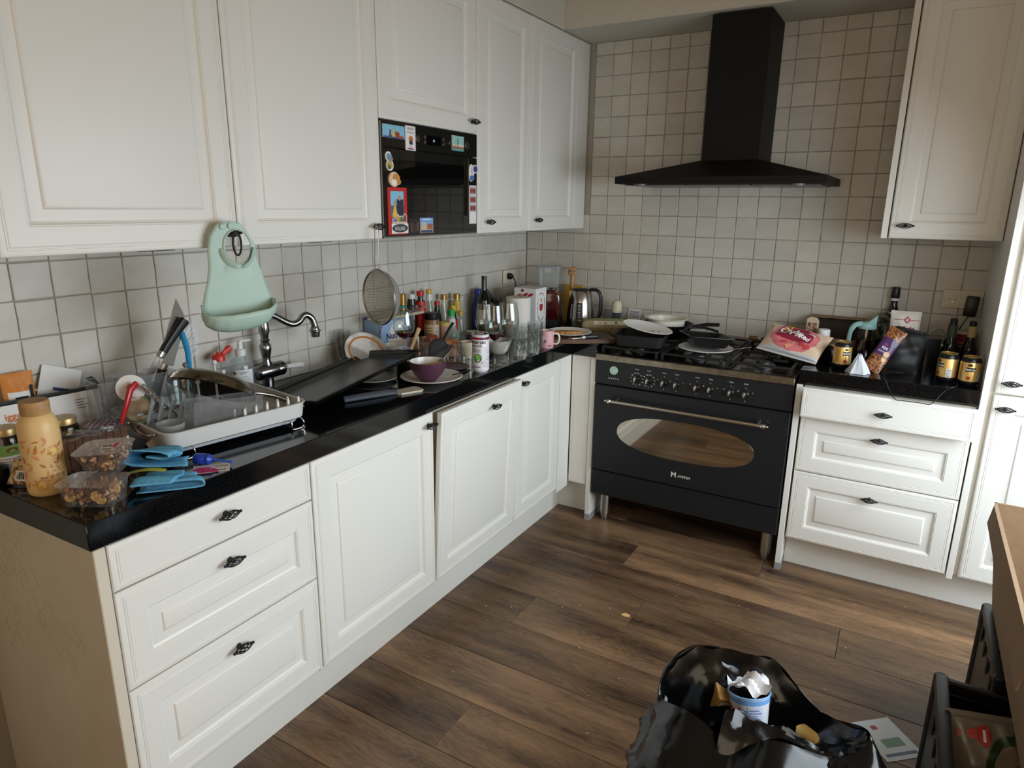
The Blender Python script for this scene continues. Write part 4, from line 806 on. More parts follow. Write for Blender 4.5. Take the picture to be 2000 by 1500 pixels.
# frying pan, upside down
pc0 = Vector((.282, -2.375, 1.035)); ax = Vector((-.14, .5, .85)).normalized(); hd = Vector((.5, .75, -.36)); hd = (hd-ax*hd.dot(ax)).normalized()
t = thing('frying_pan', 'stainless frying pan lying upside down across the dish rack', 'pan', pc0); F_ = frame((0, 0, 0), hd, ax)
M_pan = mat('pan steel', (150, 138, 118), .2, 1)
G().lathe([(.122, 0), (.124, .001), (.118, .018), (.1, .036), (.085, .041), (0, .042)], 40, 0, F_).obj('pan_shell', M_pan, t)
G().lathe([(.122, .0002), (.116, .017), (.098, .034), (.084, .0385), (0, .0395)], 40, 0, F_).obj('nonstick_lining', mat('nonstick', (14, 14, 14), .5), t)
hdl = G().loft([[(x, a, b_+z) for a, b_ in rrect(w, h, h*.45, 3)] for x, w, h, z in ((.105, .05, .008, .018), (.135, .03, .012, .026), (.17, .024, .016, .03), (.235, .026, .017, .024), (.262, .028, .017, .02), (.268, .02, .012, .019))], 0, F_).obj('handle', mat('handle steel', (150, 144, 134), .24, 1), t)
for y in (-.014, .014): G().sphere(.0055, 10, 0, F_ @ T((.112, y, .024))).obj('rivet', M_chrome, hdl)
# dish brush
t = thing('dish_brush', 'light blue dish brush with white bristles standing in the rack', 'brush', (.168, -2.362, 1.03))
G().tube(smooth([(0, -.006, 0), (0, 0, .07), (0, -.002, .12), (0, -.014, .168)], 5), [.0075]*5+[.008]*5+[.0085]*5+[.007], 10, flat=.7).obj('handle', M((40, 140, 190), .4), t)
g = G(); rd = random.Random(2)
for k in range(110):
    f = rd.random(); a = rd.uniform(-.5, .9); z0 = .085+.08*f; y0 = -.002-.012*max(0, f-.4)
    g.tube([(rd.uniform(-.006, .006), y0+.006, z0), (rd.uniform(-.012, .012), y0+.032+.006*rd.random(), z0+.012+.022*f)], .00045, 3)
o = g.obj('bristles', M((225, 228, 230), .5), t); o['kind'] = 'stuff'
# washing-up bottles
t = vessel('washing_up_bottle', 'clear empty washing-up bottle with open red flip cap', 'bottle', .054, -2.178, [('body', [(0, 0), (.03, 0), (.034, .006), (.036, .04), (.030, .07), (.034, .10), (.026, .122), (.019, .130), (.019, .134), (0, .134)], glass('pet bottle', (250, 251, 251), .06, .06, haze=.02)), ('cap', [(0, .1345), (.021, .1345), (.021, .150), (.017, .156), (.008, .158), (.006, .164), (0, .164)], M((205, 44, 36), .35))], n=22)
G().loft([[(a, b_, z) for a, b_ in rrect(w, .018, .006, 3)] for z, w in ((0, .010), (.012, .012), (.024, .022), (.032, .022), (.036, .012))], 0, T((.0, .017, .154), (math.radians(-58), 0, 0))).obj('flip_lid', M((215, 60, 48), .35), t)
t = vessel('soap_pump', 'clear hand soap pump bottle with white label behind the pan', 'bottle', .060, -2.097, [('body', [(0, 0), (.036, 0), (.039, .005), (.039, .105), (.033, .122), (.017, .134), (.015, .138), (0, .138)], glass('soap pet', (240, 245, 246), .06, .06, haze=.12)), ('pump_collar', [(0, .1385), (.0175, .1385), (.0175, .160), (.009, .163), (.0085, .178), (0, .178)], M_wplast)])
G().tube([(0, 0, .178), (0, 0, .185), (0, .004, .187), (0, .045, .185)], [.007, .007, .006, .003], 10).obj('pump_spout', M_wplast, t)
g = G(); A = face(.060, -2.097); band(g, .039, A-1.0, A+1.0, .03, .095, 0)
for k in range(6): band(g, .039, A-.75, A+.8-.15*(k % 3), .036+.007*k, .0375+.007*k, 1, off=.001)
cyltext(g, 'B\u2022', .014, .039, A-.6, .084, 2, .001, .0006); band(g, .039, A-.2, A+.6, .086, .0875, 2, off=.001); band(g, .039, A-.2, A+.35, .081, .0825, 2, off=.001)
g.obj('label', [M_paper, M((150, 150, 150), .6), M((40, 40, 44), .6)], t)
# ------------------------------------------------------------------ oven tray leaning from the rack towards the bowl
A_, C_ = Vector((.402, -1.531, 1.022)), Vector((.470, -2.155, .977)); Bd = Vector((-.24, -.14, -.038))
xa = (A_-C_).normalized(); ya = (Bd-xa*Bd.dot(xa)).normalized(); za = xa.cross(ya)
if za.z < 0: za = -za
F_ = Matrix((xa, ya, za)).transposed().to_4x4(); L2, W2 = (A_-C_).length, .285
t = thing('oven_tray', 'large black enamel oven tray leaning over the worktop by the tap', 'baking tray', C_)
def tr(i, z): return [(i, i, z), (L2-i, i, z), (L2-i, W2-i, z), (i, W2-i, z)]
M_ot = mat('tray enamel', (15, 15, 15), .33, noise=(16, (26, 25, 24), .2)); nt, b = nodes_of(M_ot); b.inputs['Roughness'].default_value = .35
G().loft([tr(.028, -.022), tr(.016, -.010), tr(.002, -.0015), tr(0, -.0005), tr(0, .001), tr(.008, .0012), tr(.019, -.008), tr(.031, -.019)], 0, F_).obj('pan_body', M_ot, t, ang=50)
G().tube([F_ @ Vector(p) for p in tr(.0, .0)], .0022, 6, closed=True).obj('rolled_rim', M_ot, t)
G().grid(lambda u, v: tuple(F_ @ Vector((.04+(L2-.08)*u, .04+(W2-.08)*v, -.0186))), 2, 2).obj('scuffed_base', mat('scuffed enamel', (14, 14, 14), .26, noise=(26, (30, 29, 28), .1)), t)
# ------------------------------------------------------------------ by the left wall, behind the tray
t = thing('rimmed_plate', 'marbled white plate with orange ring leaning near the wall', 'plate', (.150, -1.578, .988)); F2 = frame((0, 0, 0), (0, 1, 0), (.66, -.28, .70))
M_marb = mat('white marbling', (226, 222, 214), .2, noise=(9, (176, 170, 160), .05))
G().lathe(plate_prof(.09, .014), 40, 0, F2).obj('dish', M_marb, t); G().lathe([(.066, .0), (.0665, .0015), (.073, .0028), (.0735, .001)], 40, 0, F2 @ T((0, 0, .0098))).obj('orange_ring', M((196, 122, 56), .3), t)
vessel('drinking_glass', 'clear straight glass behind the orange-ringed plate', 'glass', .043, -1.600, [('bowl', cup(.031, .034, .148, .002, .008), M_glass)])
t = vessel('grid_bowl', 'white bowl with a thin black grid pattern behind the oven tray', 'bowl', .175, -1.440, [('bowl_wall', cup(.038, .055, .076, .004, .006, .7), M_wht)])
g = G()
for k in range(20):
    a = 2*PI*k/20; g.tube([((.0385+.017*(z/.076)**.7)*math.cos(a), (.0385+.017*(z/.076)**.7)*math.sin(a), z) for z in (.006, .025, .045, .06)], .0007, 4)
for z in (.02, .04, .06): r = .0385+.017*(z/.076)**.7; g.tube(ring(r, z, 32), .0007, 4, closed=True)
g.obj('grid_lines', M((40, 38, 36), .5), t)
t = thing('milk_powder_tin', 'light blue baby milk powder box lettered Nutrilon by the wall', 'box', (.068, -1.352, ZW+.0004), (0, 0, math.radians(86)))
g = G().box(-.085, .085, -.052, .052, 0, .168, 0, .006, seg=2); g.obj('box_body', M((150, 178, 216), .4), t)
g = G().add([(x, -.0524, z) for x, z in [(-.02, .002)]+[(.02*math.cos(a)*3.2+.02, .085+.075*math.sin(a)) for a in [PI*1.3-PI*.9*i/10 for i in range(11)]]+[(.078, .002)]], [tuple(range(13))]); g.obj('white_panel', M_paper, t, ang=0)
g = G(); box_text(g, 'Nutrilon', .036, 0, (.006, -.0528, .098), (1, 0, 0), (0, -1, 0), .0008); g.obj('lettering', M((36, 50, 120), .5), t, ang=0)
G().box(-.0845, .0845, -.0516, .0516, .1685, .174, 0, .002).obj('box_lid', M((60, 84, 170), .4), t)
t = thing('flat_box', 'flat clear and cream plastic box lying on the milk powder box', 'box', (.119, -1.342, ZW+.176), (0, 0, math.radians(89)))
G().box(-.15, .15, -.034, .034, 0, .012, b=.004).obj('box_base', M((206, 196, 166), .5), t); G().loft([[(a, b_, z) for a, b_ in rrect(w, d, .01, 3)] for w, d, z in ((.295, .064, .0125), (.285, .054, .026))]).obj('clear_lid', M_film, t); G().prism([(.10, -.03), (.165, -.036), (.175, .0), (.16, .03), (.11, .024)], .0265, .030).obj('bent_flap', M_film, t)
# bottles and jars along the wall
BT = 'sauce and oil bottles by the left wall'
def bottle(label, x, y, h, r, glassm, capm, capr=.013, caph=.025, band_=None, text=None, shoulder=.62, neck=.011, cat='bottle', name='sauce_bottle', neckband=None):
    p = [(0, 0), (r*.92, 0), (r, .004), (r, h*shoulder*.85), (r*.85, h*shoulder), (neck*1.25, h*(shoulder+.16)), (neck, h-caph), (0, h-caph)]
    t = vessel(name, label, cat, x, y, [('glass', p, glassm), ('cap', [(0, h-caph+.0005), (capr, h-caph+.0005), (capr, h-.002), (capr-.002, h), (0, h)], capm)], group=BT, n=18)
    if band_: g = G(); A = face(x, y); band(g, r, A-1.5, A+1.5, h*band_[0], h*band_[1], 0, 12); g.obj('label', band_[2], t)
    if neckband: G().lathe([(neckband[0], h*neckband[1]), (neckband[0]*.92, h*neckband[2])], 18).obj('neck_label', neckband[3], t)
    if text: g = G(); cyltext(g, text[0], text[1], r, face(x, y), h*text[2], 0, .001, .0003); g.obj('lettering', text[3], t, ang=0)
    return t
M_cg, M_gg, M_goldcap, M_bg = glass('bottle clear', (238, 240, 232), .07, .05, haze=.05), M((18, 52, 38), .1), M((176, 136, 70), .3, metal=.8), M((24, 14, 10), .08)
bottle('dark green bottle with gold foil neck left of the white-capped one', .056, -1.226, .258, .027, M_gg, M_goldcap, .014, .05, neckband=(.017, .70, .80, M((60, 150, 140), .4)))
bottle('brown bottle with a white screw cap', .054, -1.160, .250, .026, M_bg, M_wplast, .016, .022, shoulder=.75, neck=.014)
bottle('red labelled sauce bottle with red cap', .056, -1.098, .258, .027, M_bg, M((196, 32, 36), .35), .017, .022, (.3, .62, M((206, 40, 40), .4)), neckband=(.0255, .64, .82, M((206, 40, 40), .4)), shoulder=.62)
bottle('clear seasoning bottle with yellow cap and yellow red label', .054, -1.030, .258, .025, M_cg, M((222, 176, 50), .4), .014, .018, (.28, .6, M((226, 190, 50), .5)), ('SAUCE', .012, .48, M((180, 40, 30), .5)) if False else None, neckband=(.0145, .80, .92, M_wplast))
bottle('dark green bottle with a small red cap', .056, -.970, .196, .024, M((24, 44, 30), .1), M((196, 40, 44), .4), .014, .018)
bottle('clear oil bottle with round gold cap, left of the tallest gold-capped one', .050, -.908, .222, .023, M_cg, M_goldcap, .0155, .026)
bottle('slim bottle with gold cap and yellow neck label nearest the wine bottle', .056, -.806, .216, .024, M_cg, M_goldcap, .0165, .028, neckband=(.0225, .55, .84, M((196, 164, 60), .45)))
bottle('small dark sauce bottle with yellow cap and red label', .098, -.898, .172, .022, M_bg, M((214, 178, 60), .4), .015, .03, (.25, .6, M((196, 36, 34), .4)))
bottle('little bottle with a yellow slanted cap', .105, -.845, .138, .019, M_cg, M((206, 166, 70), .4), .012, .024)
t = bottle('milky bottle with bright green cap and blue white label', .150, -.985, .166, .034, glass('milky glass', (214, 236, 226), .06, .1, haze=.4), M((40, 170, 80), .4), .0175, .03, shoulder=.38, neck=.016, neckband=(.0205, .55, .75, M_paper))
t = vessel('peanut_butter_jar', 'brown peanut butter jar with black lid and cream label', 'jar', .125, -1.105, [('glass', [(0, 0), (.034, 0), (.037, .004), (.037, .12), (.033, .135), (0, .135)], M((140, 96, 58), .2)), ('lid', [(0, .1355), (.032, .1355), (.0325, .138), (.0325, .162), (.03, .165), (0, .165)], M_bplast)])
g = G(); A = face(.125, -1.105); band(g, .037, A-1.2, A+1.1, .045, .115, 0); band(g, .037, A+.35, A+.8, .065, .108, 1, off=.001)
for k in range(6): band(g, .037, A+.4, A+.75, .069+.006*k, .0715+.006*k, 2, 4, off=.0014)
for k in range(4): band(g, .037, A-.9, A+.1-.1*(k % 2), .06+.012*k, .063+.012*k, 3, 6, off=.001)
g.obj('label', [M((198, 168, 122), .6), M_paper, M((30, 30, 30), .6), M((96, 66, 40), .6)], t)
vessel('red_tin', 'small red tin in front of the peanut butter jar', 'tin', .172, -1.178, [('tin_body', [(0, 0), (.03, 0), (.031, .003), (.031, .072), (.029, .075), (0, .075)], M((176, 34, 40), .35))])
vessel('spice_tub', 'pale pink spice tub right of the peanut butter jar', 'tub', .155, -1.048, [('tub_body', [(0, 0), (.023, 0), (.025, .003), (.025, .10), (0, .10)], M((206, 160, 140), .5)), ('lid', [(0, .1005), (.026, .1005), (.026, .116), (0, .117)], M((214, 190, 110), .5))])
# wine glasses
def wine_glass(label, x, y, h, r, stem, wine=0, z=ZW, group='stemmed wine glasses'):
    t = thing('wine_glass', label, 'wine glass', (x, y, z+.0004), group=group); hb = h-stem
    prof = [(.004, stem), (r*.55, stem+hb*.12), (r*.92, stem+hb*.3), (r, stem+hb*.42), (r*.93, stem+hb*.7), (r*.76, h)]
    G().lathe(shell(prof, .0013), 28).obj('bowl', M_glass, t)
    G().lathe([(0, 0), (.034, 0), (.035, .0015), (.02, .004), (.006, .008), (.0038, .02), (.0034, stem*.6), (.004, stem), (0, stem)], 24).obj('stem', M_glass, t)
    if wine: G().lathe([(0, stem+.002), (r*.53, stem+hb*.125), (r*.53+(r*.38)*(wine-.12)/.18 if wine < .3 else r*.9, stem+hb*wine), (0, stem+hb*wine+.0002)], 24).obj('red_wine', mat('red wine', (66, 10, 26), .06), t)
    return t
wine_glass('short wine glass with red wine standing on the black and gold tin', .292, -1.508, .148, .0425, .034, .28, ZW+.0888)
wine_glass('wine glass with red wine beside the coconut juice can', .553, -1.247, .252, .041, .10, .24)
wine_glass('empty wine glass in front of the kitchen roll', .564, -1.156, .252, .046, .10)
wine_glass('empty wine glass behind the two in front', .474, -1.195, .245, .042, .10)
# glass dish, candle tin, wooden spoon
t = vessel('glass_dish', 'ribbed clear glass dish behind the purple bowl', 'dish', .262, -1.352, [('dish_wall', cup(.05, .066, .095, .003, .006, .6), glass('amber tinted glass', (240, 226, 214), .07, .06, haze=.06))])
for k in range(30):
    a = 2*PI*k/30; G().tube([((.053+.012*(z/.095)**.6)*math.cos(a), (.053+.012*(z/.095)**.6)*math.sin(a), z) for z in (.008, .04, .07)], .0013, 4).obj('rib', M_glass, t)
vessel('candle_tin', 'black and gold round tin under the short wine glass', 'tin', .292, -1.508, [('tin_body', [(0, 0), (.031, 0), (.032, .002), (.032, .078), (0, .078)], M((20, 18, 18), .3)), ('gold_band', [(.0323, .055), (.0335, .057), (.0335, .062), (.0323, .064)], M_goldcap), ('gold_lid', [(0, .0785), (.031, .0785), (.0335, .081), (.032, .086), (.03, .088), (0, .088)], M_goldcap)])
t = thing('wooden_spoon', 'pale wooden spoon handle sticking up behind the oven tray', 'spoon', (.335, -1.545, .99)); g = G().tube([(0, 0, -.02), (0, .03, .03), (-.02, .085, .068), (-.03, .115, .09)], [.006, .0065, .008, .0085], 10, flat=.7); g.obj('handle', mat('beech', (206, 172, 132), .6), t)
# marble plates lying by the tray
vessel('small_plate', 'marbled white plate partly under the raised end of the oven tray', 'plate', .300, -1.702, [('dish', plate_prof(.085, .012), M_marb)])
t = thing('dough_scraper', 'beige silicone spatula with grey handle lying in front of the tray', 'spatula', (.515, -1.755, ZW+.0035), (0, 0, math.radians(70)))
G().prism([(-.05, -.026), (.03, -.03), (.042, -.02), (.042, .02), (.03, .03), (-.05, .026), (-.058, .01), (-.058, -.01)], -.003, .004).obj('blade', M((196, 188, 170), .6), t, ang=0)
G().tube([(-.055, 0, .004), (-.09, 0, .008), (-.19, .005, .009), (-.25, .01, .008)], [.010, .013, .012, .012], 10, flat=.6).obj('handle', M((62, 68, 78), .45), t)
# white plate, purple bowl and its utensils
vessel('dinner_plate', 'white plate under the purple bowl at the worktop edge', 'plate', .478, -1.580, [('dish', plate_prof(.118, .016), M_wht)], n=40)
PBx, PBy = .487, -1.612
t = vessel('purple_bowl', 'purple bowl with orange sauce remains standing on the white plate', 'bowl', PBx, PBy, [('bowl_wall', shell([(0, 0), (.026, 0), (.03, .003), (.052, .026), (.066, .052), (.0695, .076)], .003)[:6]+[(.0675, .077)], mat('purple stoneware', (84, 50, 68), .35)), ('lining', [(.0672, .0768), (.063, .053), (.049, .029), (.026, .008), (0, .006)], M_wht), ('sauce', [(.0605, .05), (.058, .046), (.045, .036), (0, .034)], mat('orange sauce', (206, 138, 80), .4, noise=(40, (232, 214, 190), .1)))], z=ZW+.0048, n=36)
G().prism([(-.028, -.02), (.03, -.022), (.03, .02), (-.024, .022)], 0, .004).obj('bread_piece', M((214, 170, 112), .7), t, (.012, .02, .052), (math.radians(25), math.radians(-10), .4), ang=0)
t = thing('black_ladle', 'black silicone serving spoon leaning out of the purple bowl', 'spoon', (PBx-.01, PBy+.02, .985)); F2 = frame((-.03, .10, .032), (0, .4, 1), (.75, -.55, .3))
G().sphere(1, 22, 0, F2, (.050, .042, .007)).obj('spoon_head', M_brub, t); G().tube([(-.03, .125, .06), (-.045, .19, .1), (-.055, .235, .118)], [.006, .005, .006], 8).obj('handle', M_brub, t)
t = thing('whisk_tongs', 'steel wire tongs slanting out of the purple bowl', 'tongs', (PBx, PBy, .985))
for k in range(5): G().tube(smooth([(.01+.003*k, .02, -.012+.001*k), (.0+.006*k, .09, .022+.002*k), (-.01+.005*k, .155, .052)], 4), .0028, 6).obj('wire', mat('tong steel', (205, 203, 198), .35, 1), t)
t = thing('dinner_fork', 'black handled fork lying across the white plate rim', 'fork', (.552, -1.545, ZW+.022))
G().tube([(0, 0, 0), (.002, .06, -.002), (.004, .11, -.004)], [.003, .004, .0045], 8, flat=.7).obj('handle', M_bplast, t); G().tube([(.004, .11, -.004), (.004, .15, -.006), (.006, .165, -.008)], [.003, .0022, .004], 8).obj('neck', M_steel, t)
vessel('purple_plate', 'flat purple saucer between the white plate and the juice can', 'saucer', .440, -1.388, [('dish', plate_prof(.068, .010), mat('purple stoneware', (84, 50, 68), .35))], n=32)
t = vessel('juice_can', 'tall white coconut juice can with green coconut picture', 'can', .560, -1.364, [('can_body', [(0, 0), (.027, 0), (.031, .006), (.034, .010), (.034, .146), (.031, .152), (0, .152)], M((224, 220, 224), .35)), ('can_top', [(.0305, .1522), (.0315, .155), (.030, .157), (.028, .153), (0, .152)], M_chrome)], n=32)
g = G(); A = face(.56, -1.364)-.1; R3 = .034; band(g, R3, A-1.6, A+1.6, .133, .143, 0)
cyltext(g, 'COCO', .013, R3, A-.55, .138, 1, .0012, .0008); cyltext(g, 'COCONUT JUICE', .0145, R3, A-.35, .122, 2, .0012, .0006, .62); cyltext(g, 'JUS DE COCO', .010, R3, A-.38, .108, 2, .0012, .0003, .7)
for k in range(5): band(g, R3, A-1.1, A+.1, .0955-.003*k, .0968-.003*k, 4, 8, off=.001)
wrapped(g, oval(.0165, .018, 24), R3, A-.25, .060, 3, .001); wrapped(g, oval(.010, .011, 20), R3, A-.18, .064, 5, .0014); wrapped(g, [(-.02, -.02), (.02, -.022), (.024, -.016), (.0, -.013), (-.022, -.012)], R3, A-.25, .060, 6, .0012)
for k in range(12): band(g, R3, A+.45, A+1.25-.12*(k % 4), .024+.007*k, .0255+.007*k, 4, 6, off=.001)
band(g, R3, A-.9, A+.05, .022, .026, 4, 6, off=.001)
g.obj('printed_label', [M((96, 34, 52), .4), M((196, 40, 60), .4), M((50, 40, 56), .5), M((62, 130, 60), .5), M((120, 116, 130), .5), M((120, 176, 90), .5), M((206, 176, 120), .5)], t)
for lb, x, y, h in (('small ribbed glass just left of the juice can', .445, -1.290, .082), ('small ribbed glass behind the steel tongs', .372, -1.300, .085)):
    t = vessel('ribbed_glass', lb, 'glass', x, y, [('bowl', cup(.030, .034, h, .0025, .01), M_glass)], group='small ribbed glasses')
    for k in range(14): a = 2*PI*k/14; G().tube([(.0305*math.cos(a), .0305*math.sin(a), .012), (.0335*math.cos(a), .0335*math.sin(a), h*.7)], .0016, 5).obj('rib', M_glass, t)
vessel('spice_jar', 'little clear jar with steel lid near the wine bottle', 'jar', .335, -1.085, [('glass', [(0, 0), (.026, 0), (.028, .003), (.028, .085), (0, .085)], M((60, 52, 70), .1)), ('lid', [(0, .0855), (.0285, .0855), (.0285, .098), (0, .099)], M_steel)])
vessel('cream_beaker', 'cream plastic beaker behind the small glasses', 'cup', .372, -1.180, [('beaker_wall', cup(.026, .032, .07, .002, .004), M((216, 202, 170), .5))])
t = thing('soup_packet', 'orange and brown soup packet with dark lettering behind the glasses', 'packet', (.312, -1.225, ZW+.042), (math.radians(-20), 0, math.radians(50))); g = packet(.085, .075, .02, .002, 12, 0); g.obj('pouch', mat('soup print', (196, 130, 76), .45, noise=(30, (150, 70, 40), .1)), t)
g2 = G(); g2.fr = g.fr; on_packet(g2, .085, .075, 'CUP', .024, .5, .5, 0, bold=.001); g2.obj('lettering', M((120, 34, 28), .5), t, ang=0)
vessel('fruit_half', 'small orange fruit piece behind the ladle', 'fruit', .268, -1.142, [('flesh', [(0, 0), (.022, .002), (.027, .016), (.02, .034), (0, .040)], M((228, 140, 64), .5))])
# wine bottle, blue bottle, knife block, socket, kitchen roll
t = vessel('wine_bottle', 'black wine bottle with beige label near the inner corner', 'bottle', .122, -.655, [('glass', [(0, 0), (.034, 0), (.037, .005), (.037, .165), (.033, .185), (.016, .215), (.0135, .225), (.0135, .285), (.0145, .286), (.0145, .295), (0, .296)], M_dkglass)], n=28)
g = G(); A = face(.122, -.655); band(g, .037, A-1.4, A+1.4, .055, .125, 0, 18); g.obj('label', M((196, 178, 160), .6), t)
t = vessel('blue_bottle', 'dark blue bottle half hidden behind the wine bottle', 'bottle', .048, -.600, [('body', [(0, 0), (.03, 0), (.032, .004), (.032, .13), (.02, .155), (.018, .19), (0, .19)], M((30, 50, 120), .3)), ('cap', [(0, .1905), (.019, .1905), (.019, .215), (.016, .220), (0, .221)], M((34, 58, 150), .35))])
t = thing('knife_block', 'dark knife block with black handled knife sticking out', 'knife block', (.138, -.500, ZW+.0004), (0, 0, math.radians(35)))
G().loft([[(-.05, -.04, 0), (.05, -.04, 0), (.05, .04, 0), (-.05, .04, 0)], [(-.055, -.04, .10), (-.005, -.04, .175), (-.005, .04, .175), (-.055, .04, .10)]]).obj('block', mat('dark block', (44, 42, 36), .5), t, ang=0)
F2 = frame((-.03, -.012, .135), (0, 1, 0), (-.42, -.0, .5))
for k, (dy, l) in enumerate(((0, .115), (.026, .03), (.05, .028))): G().loft([[(a+dy, b_, z) for a, b_ in rrect(.018, .026, .007, 3)] for z in (0, .02, l*.6, l)], 0, F2).obj('knife_handle', M_bplast, t)
def socket(name, label, loc, rz, n, w):
    t = thing(name, label, 'socket', loc, (0, 0, rz)); M_sk = M((214, 206, 184), .4)
    G().box(-w/2, w/2, -.010, 0, -.04, .04, b=.003).obj('plate', M_sk, t)
    for k in range(n):
        cx = (k-(n-1)/2)*.071; f = G().box(cx-.028, cx+.028, -.0125, -.0102, -.028, .028, b=.001).obj('insert', M_sk, t)
        G().lathe([(.0195, .0125), (.0185, .0135), (.0175, .0127), (.0165, .0115), (.0, .0115)], 24, 0, T((cx, .0005, 0), (PI/2, 0, 0))).obj('recess', M((176, 166, 142), .5), f)
        for s_ in (-1, 1): G().cyl(.0026, 0, .0008, 10, 0, T((cx+s_*.0095, -.0118, 0), (PI/2, 0, 0))).obj('pin_hole', M((30, 28, 26), .6), f)
        G().cyl(.0024, 0, .0008, 10, 0, T((cx, -.0118, -.0125), (PI/2, 0, 0))).obj('screw', M_steel, f)
    return t
socket('wall_socket', 'cream double wall socket on the left wall near the inner corner', (.0075, -.205, 1.172), PI/2, 2, .155)
t = thing('power_plug', 'black mains plug with cable in the left wall socket', 'plug', (.0215, -.2405, 1.178))
G().lathe([(0, 0), (.018, 0), (.019, .006), (.016, .02), (.008, .03), (0, .032)], 18, 0, T((0, 0, 0), (0, PI/2, 0))).obj('plug_body', M_bplast, t); G().tube(smooth([(.028, 0, -.004), (.045, .0, -.03), (.05, .0, -.09), (.06, .005, -.17), (.09, .02, -.245)], 5), .0035, 8).obj('cable', M_bplast, t)
t = thing('kitchen_roll', 'white kitchen paper roll standing before the printed carton', 'kitchen roll', (.325, -.655, ZW+.0004))
G().lathe([(.02, 0), (.060, 0), (.0615, .003), (.0615, .200), (.060, .203), (.021, .203), (.021, .201)], 36).obj('roll', mat('kitchen paper', (228, 222, 214), .95, bump=(140, .5)), t); G().lathe([(.0195, .001), (.0205, .001), (.0205, .205), (.0195, .205)], 24).obj('core', M((176, 160, 136), .8), t)
# printed carton
t = thing('printed_carton', 'white carton with red logo and little food pictures in front of the toaster', 'carton', (.275, -.440, ZW+.0004), (0, 0, math.radians(1)))
G().box(-.065, .065, -.06, .06, 0, .228, b=.0015).obj('carton_body', M_paper, t)
g = G(); rd = random.Random(11)
for k in range(46):
    a = rd.uniform(0, 2*PI); z = .13+.072*math.sin(a); y = .042*math.cos(a)
    p = leaf(.0055, .0026, a+PI/2); g.add([(.0655, y+u, z+v) for u, v in p], [tuple(range(6))], k % 4)
g.add([(.0655, y, .128+z) for y, z in [(-.02, .016), (.02, .016), (.016, -.012), (.008, -.02), (-.008, -.02), (-.016, -.012)]], [tuple(range(6))], 0)
g.add([(.0655, y, .165+z) for y, z in oval(.008, .012)], [tuple(range(12))], 1)
g.obj('food_pictures', [M((176, 40, 44), .5), M((206, 150, 70), .5), M((70, 96, 60), .5), M((40, 50, 46), .5)], t, ang=0)
g = G()
for cx, cz, l, w_, an in ((-.038, .186, .024, .009, .5), (-.002, .19, .028, .009, .6), (.034, .196, .02, .007, .4)): g.add([(cx+x, -.0605, cz+z) for x, z in leaf(l, w_, an)], [tuple(range(6))])
g.add([(-.016+x, -.0605, .216+z) for x, z in oval(.009, .008)], [tuple(range(12))]); g.obj('red_logo', M((176, 34, 44), .5), t, ang=0)
# toaster, food box, towel holder, kettle
t = thing('toaster', 'dark red toaster with black base in the inner corner', 'toaster', (.275, -.235, ZW+.0004), (0, 0, math.radians(22)))
pr = rrect(.14, .20, .045, 6)
G().loft([[(x, a, b_+.115) for a, b_ in [(p[0], p[1]*.85) for p in pr]] for x in (-.095, .095)] if False else [[(s_*.105, a*k, (b_*.9)*k+.112) for a, b_ in pr] for s_, k in ((-1, .9), (-.96, 1), (.96, 1), (1, .9))], 0, T((0, 0, 0), (0, 0, PI/2))).obj('shell', mat('red lacquer', (62, 10, 14), .12, coat=.6), t)
G().box(-.072, .072, -.108, .108, 0, .05, b=.006).obj('base', M_bplast, t); G().box(-.04, .04, -.09, .09, .2035, .2065, b=.001).obj('slot_frame', M_chrome, t)
for sx in (-.02, .02): G().box(sx-.009, sx+.009, -.08, .08, .2068, .2076).obj('slot', M_brub, t)
G().box(-.008, .008, -.122, -.106, .12, .135, b=.004).obj('lever', M_bplast, t)
M_tub2 = glass('food box plastic', (240, 243, 244), .05, .15, haze=.16)
t = thing('food_container', 'clear food container with blue-edged lid standing on the toaster', 'container', (.266, -.215, ZW+.2085), (0, 0, math.radians(22)))
G().loft([[(a, b_, z) for a, b_ in rrect(w, w*.8, .02)] for w, z in ((.105, 0), (.112, .004), (.126, .105))], 0, None, True, False).obj('tub_wall', M_tub2, t); G().loft([[(a, b_, z) for a, b_ in rrect(.138, .112, .022)] for z in (.106, .114)]).obj('lid', M_tub2, t)
G().tube([(a, b_, .112) for a, b_ in rrect(.134, .108, .02)], .002, 6, closed=True).obj('lid_seal', M((120, 150, 200), .5), t); G().box(-.018, .018, -.06, -.0565, .082, .11, b=.001).obj('clip', M_tub2, t)
t = thing('towel_holder', 'wooden towel holder pole topped with a carved panda head', 'towel holder', (.354, -.096, ZW+.0004)); M_bee = mat('beech', (206, 172, 132), .6)
M_bw = mat('light wood', (196, 150, 100), .55, noise=(40, (176, 128, 80), .2))
G().lathe([(0, 0), (.048, 0), (.05, .003), (.05, .014), (.047, .017), (0, .017)], 30).obj('base', M_bw, t); G().lathe([(0, .0172), (.0135, .0172), (.0125, .27), (0, .27)], 16).obj('pole', M_bw, t)
h = G().box(-.024, .024, -.016, .016, .268, .312, b=.012, seg=3).obj('panda_head', M_bw, t); M_bwd = M((120, 84, 54), .6); A = face(.354, -.096)+PI/2; t.rotation_euler = (0, 0, A)
for s_ in (-1, 1):
    G().cyl(.0075, -.006, .006, 14, 0, T((s_*.019, 0, .311), (PI/2, 0, 0)), b=.001).obj('ear', M_bw, h)
    G().cyl(.0068, 0, .0012, 14, 0, T((s_*.0105, -.0158, .292), (PI/2, 0, s_*.3))).obj('eye_patch', M_bwd, h)
G().cyl(.003, 0, .0012, 10, 0, T((0, -.0158, .283), (PI/2, 0, 0))).obj('nose', M_bwd, h)
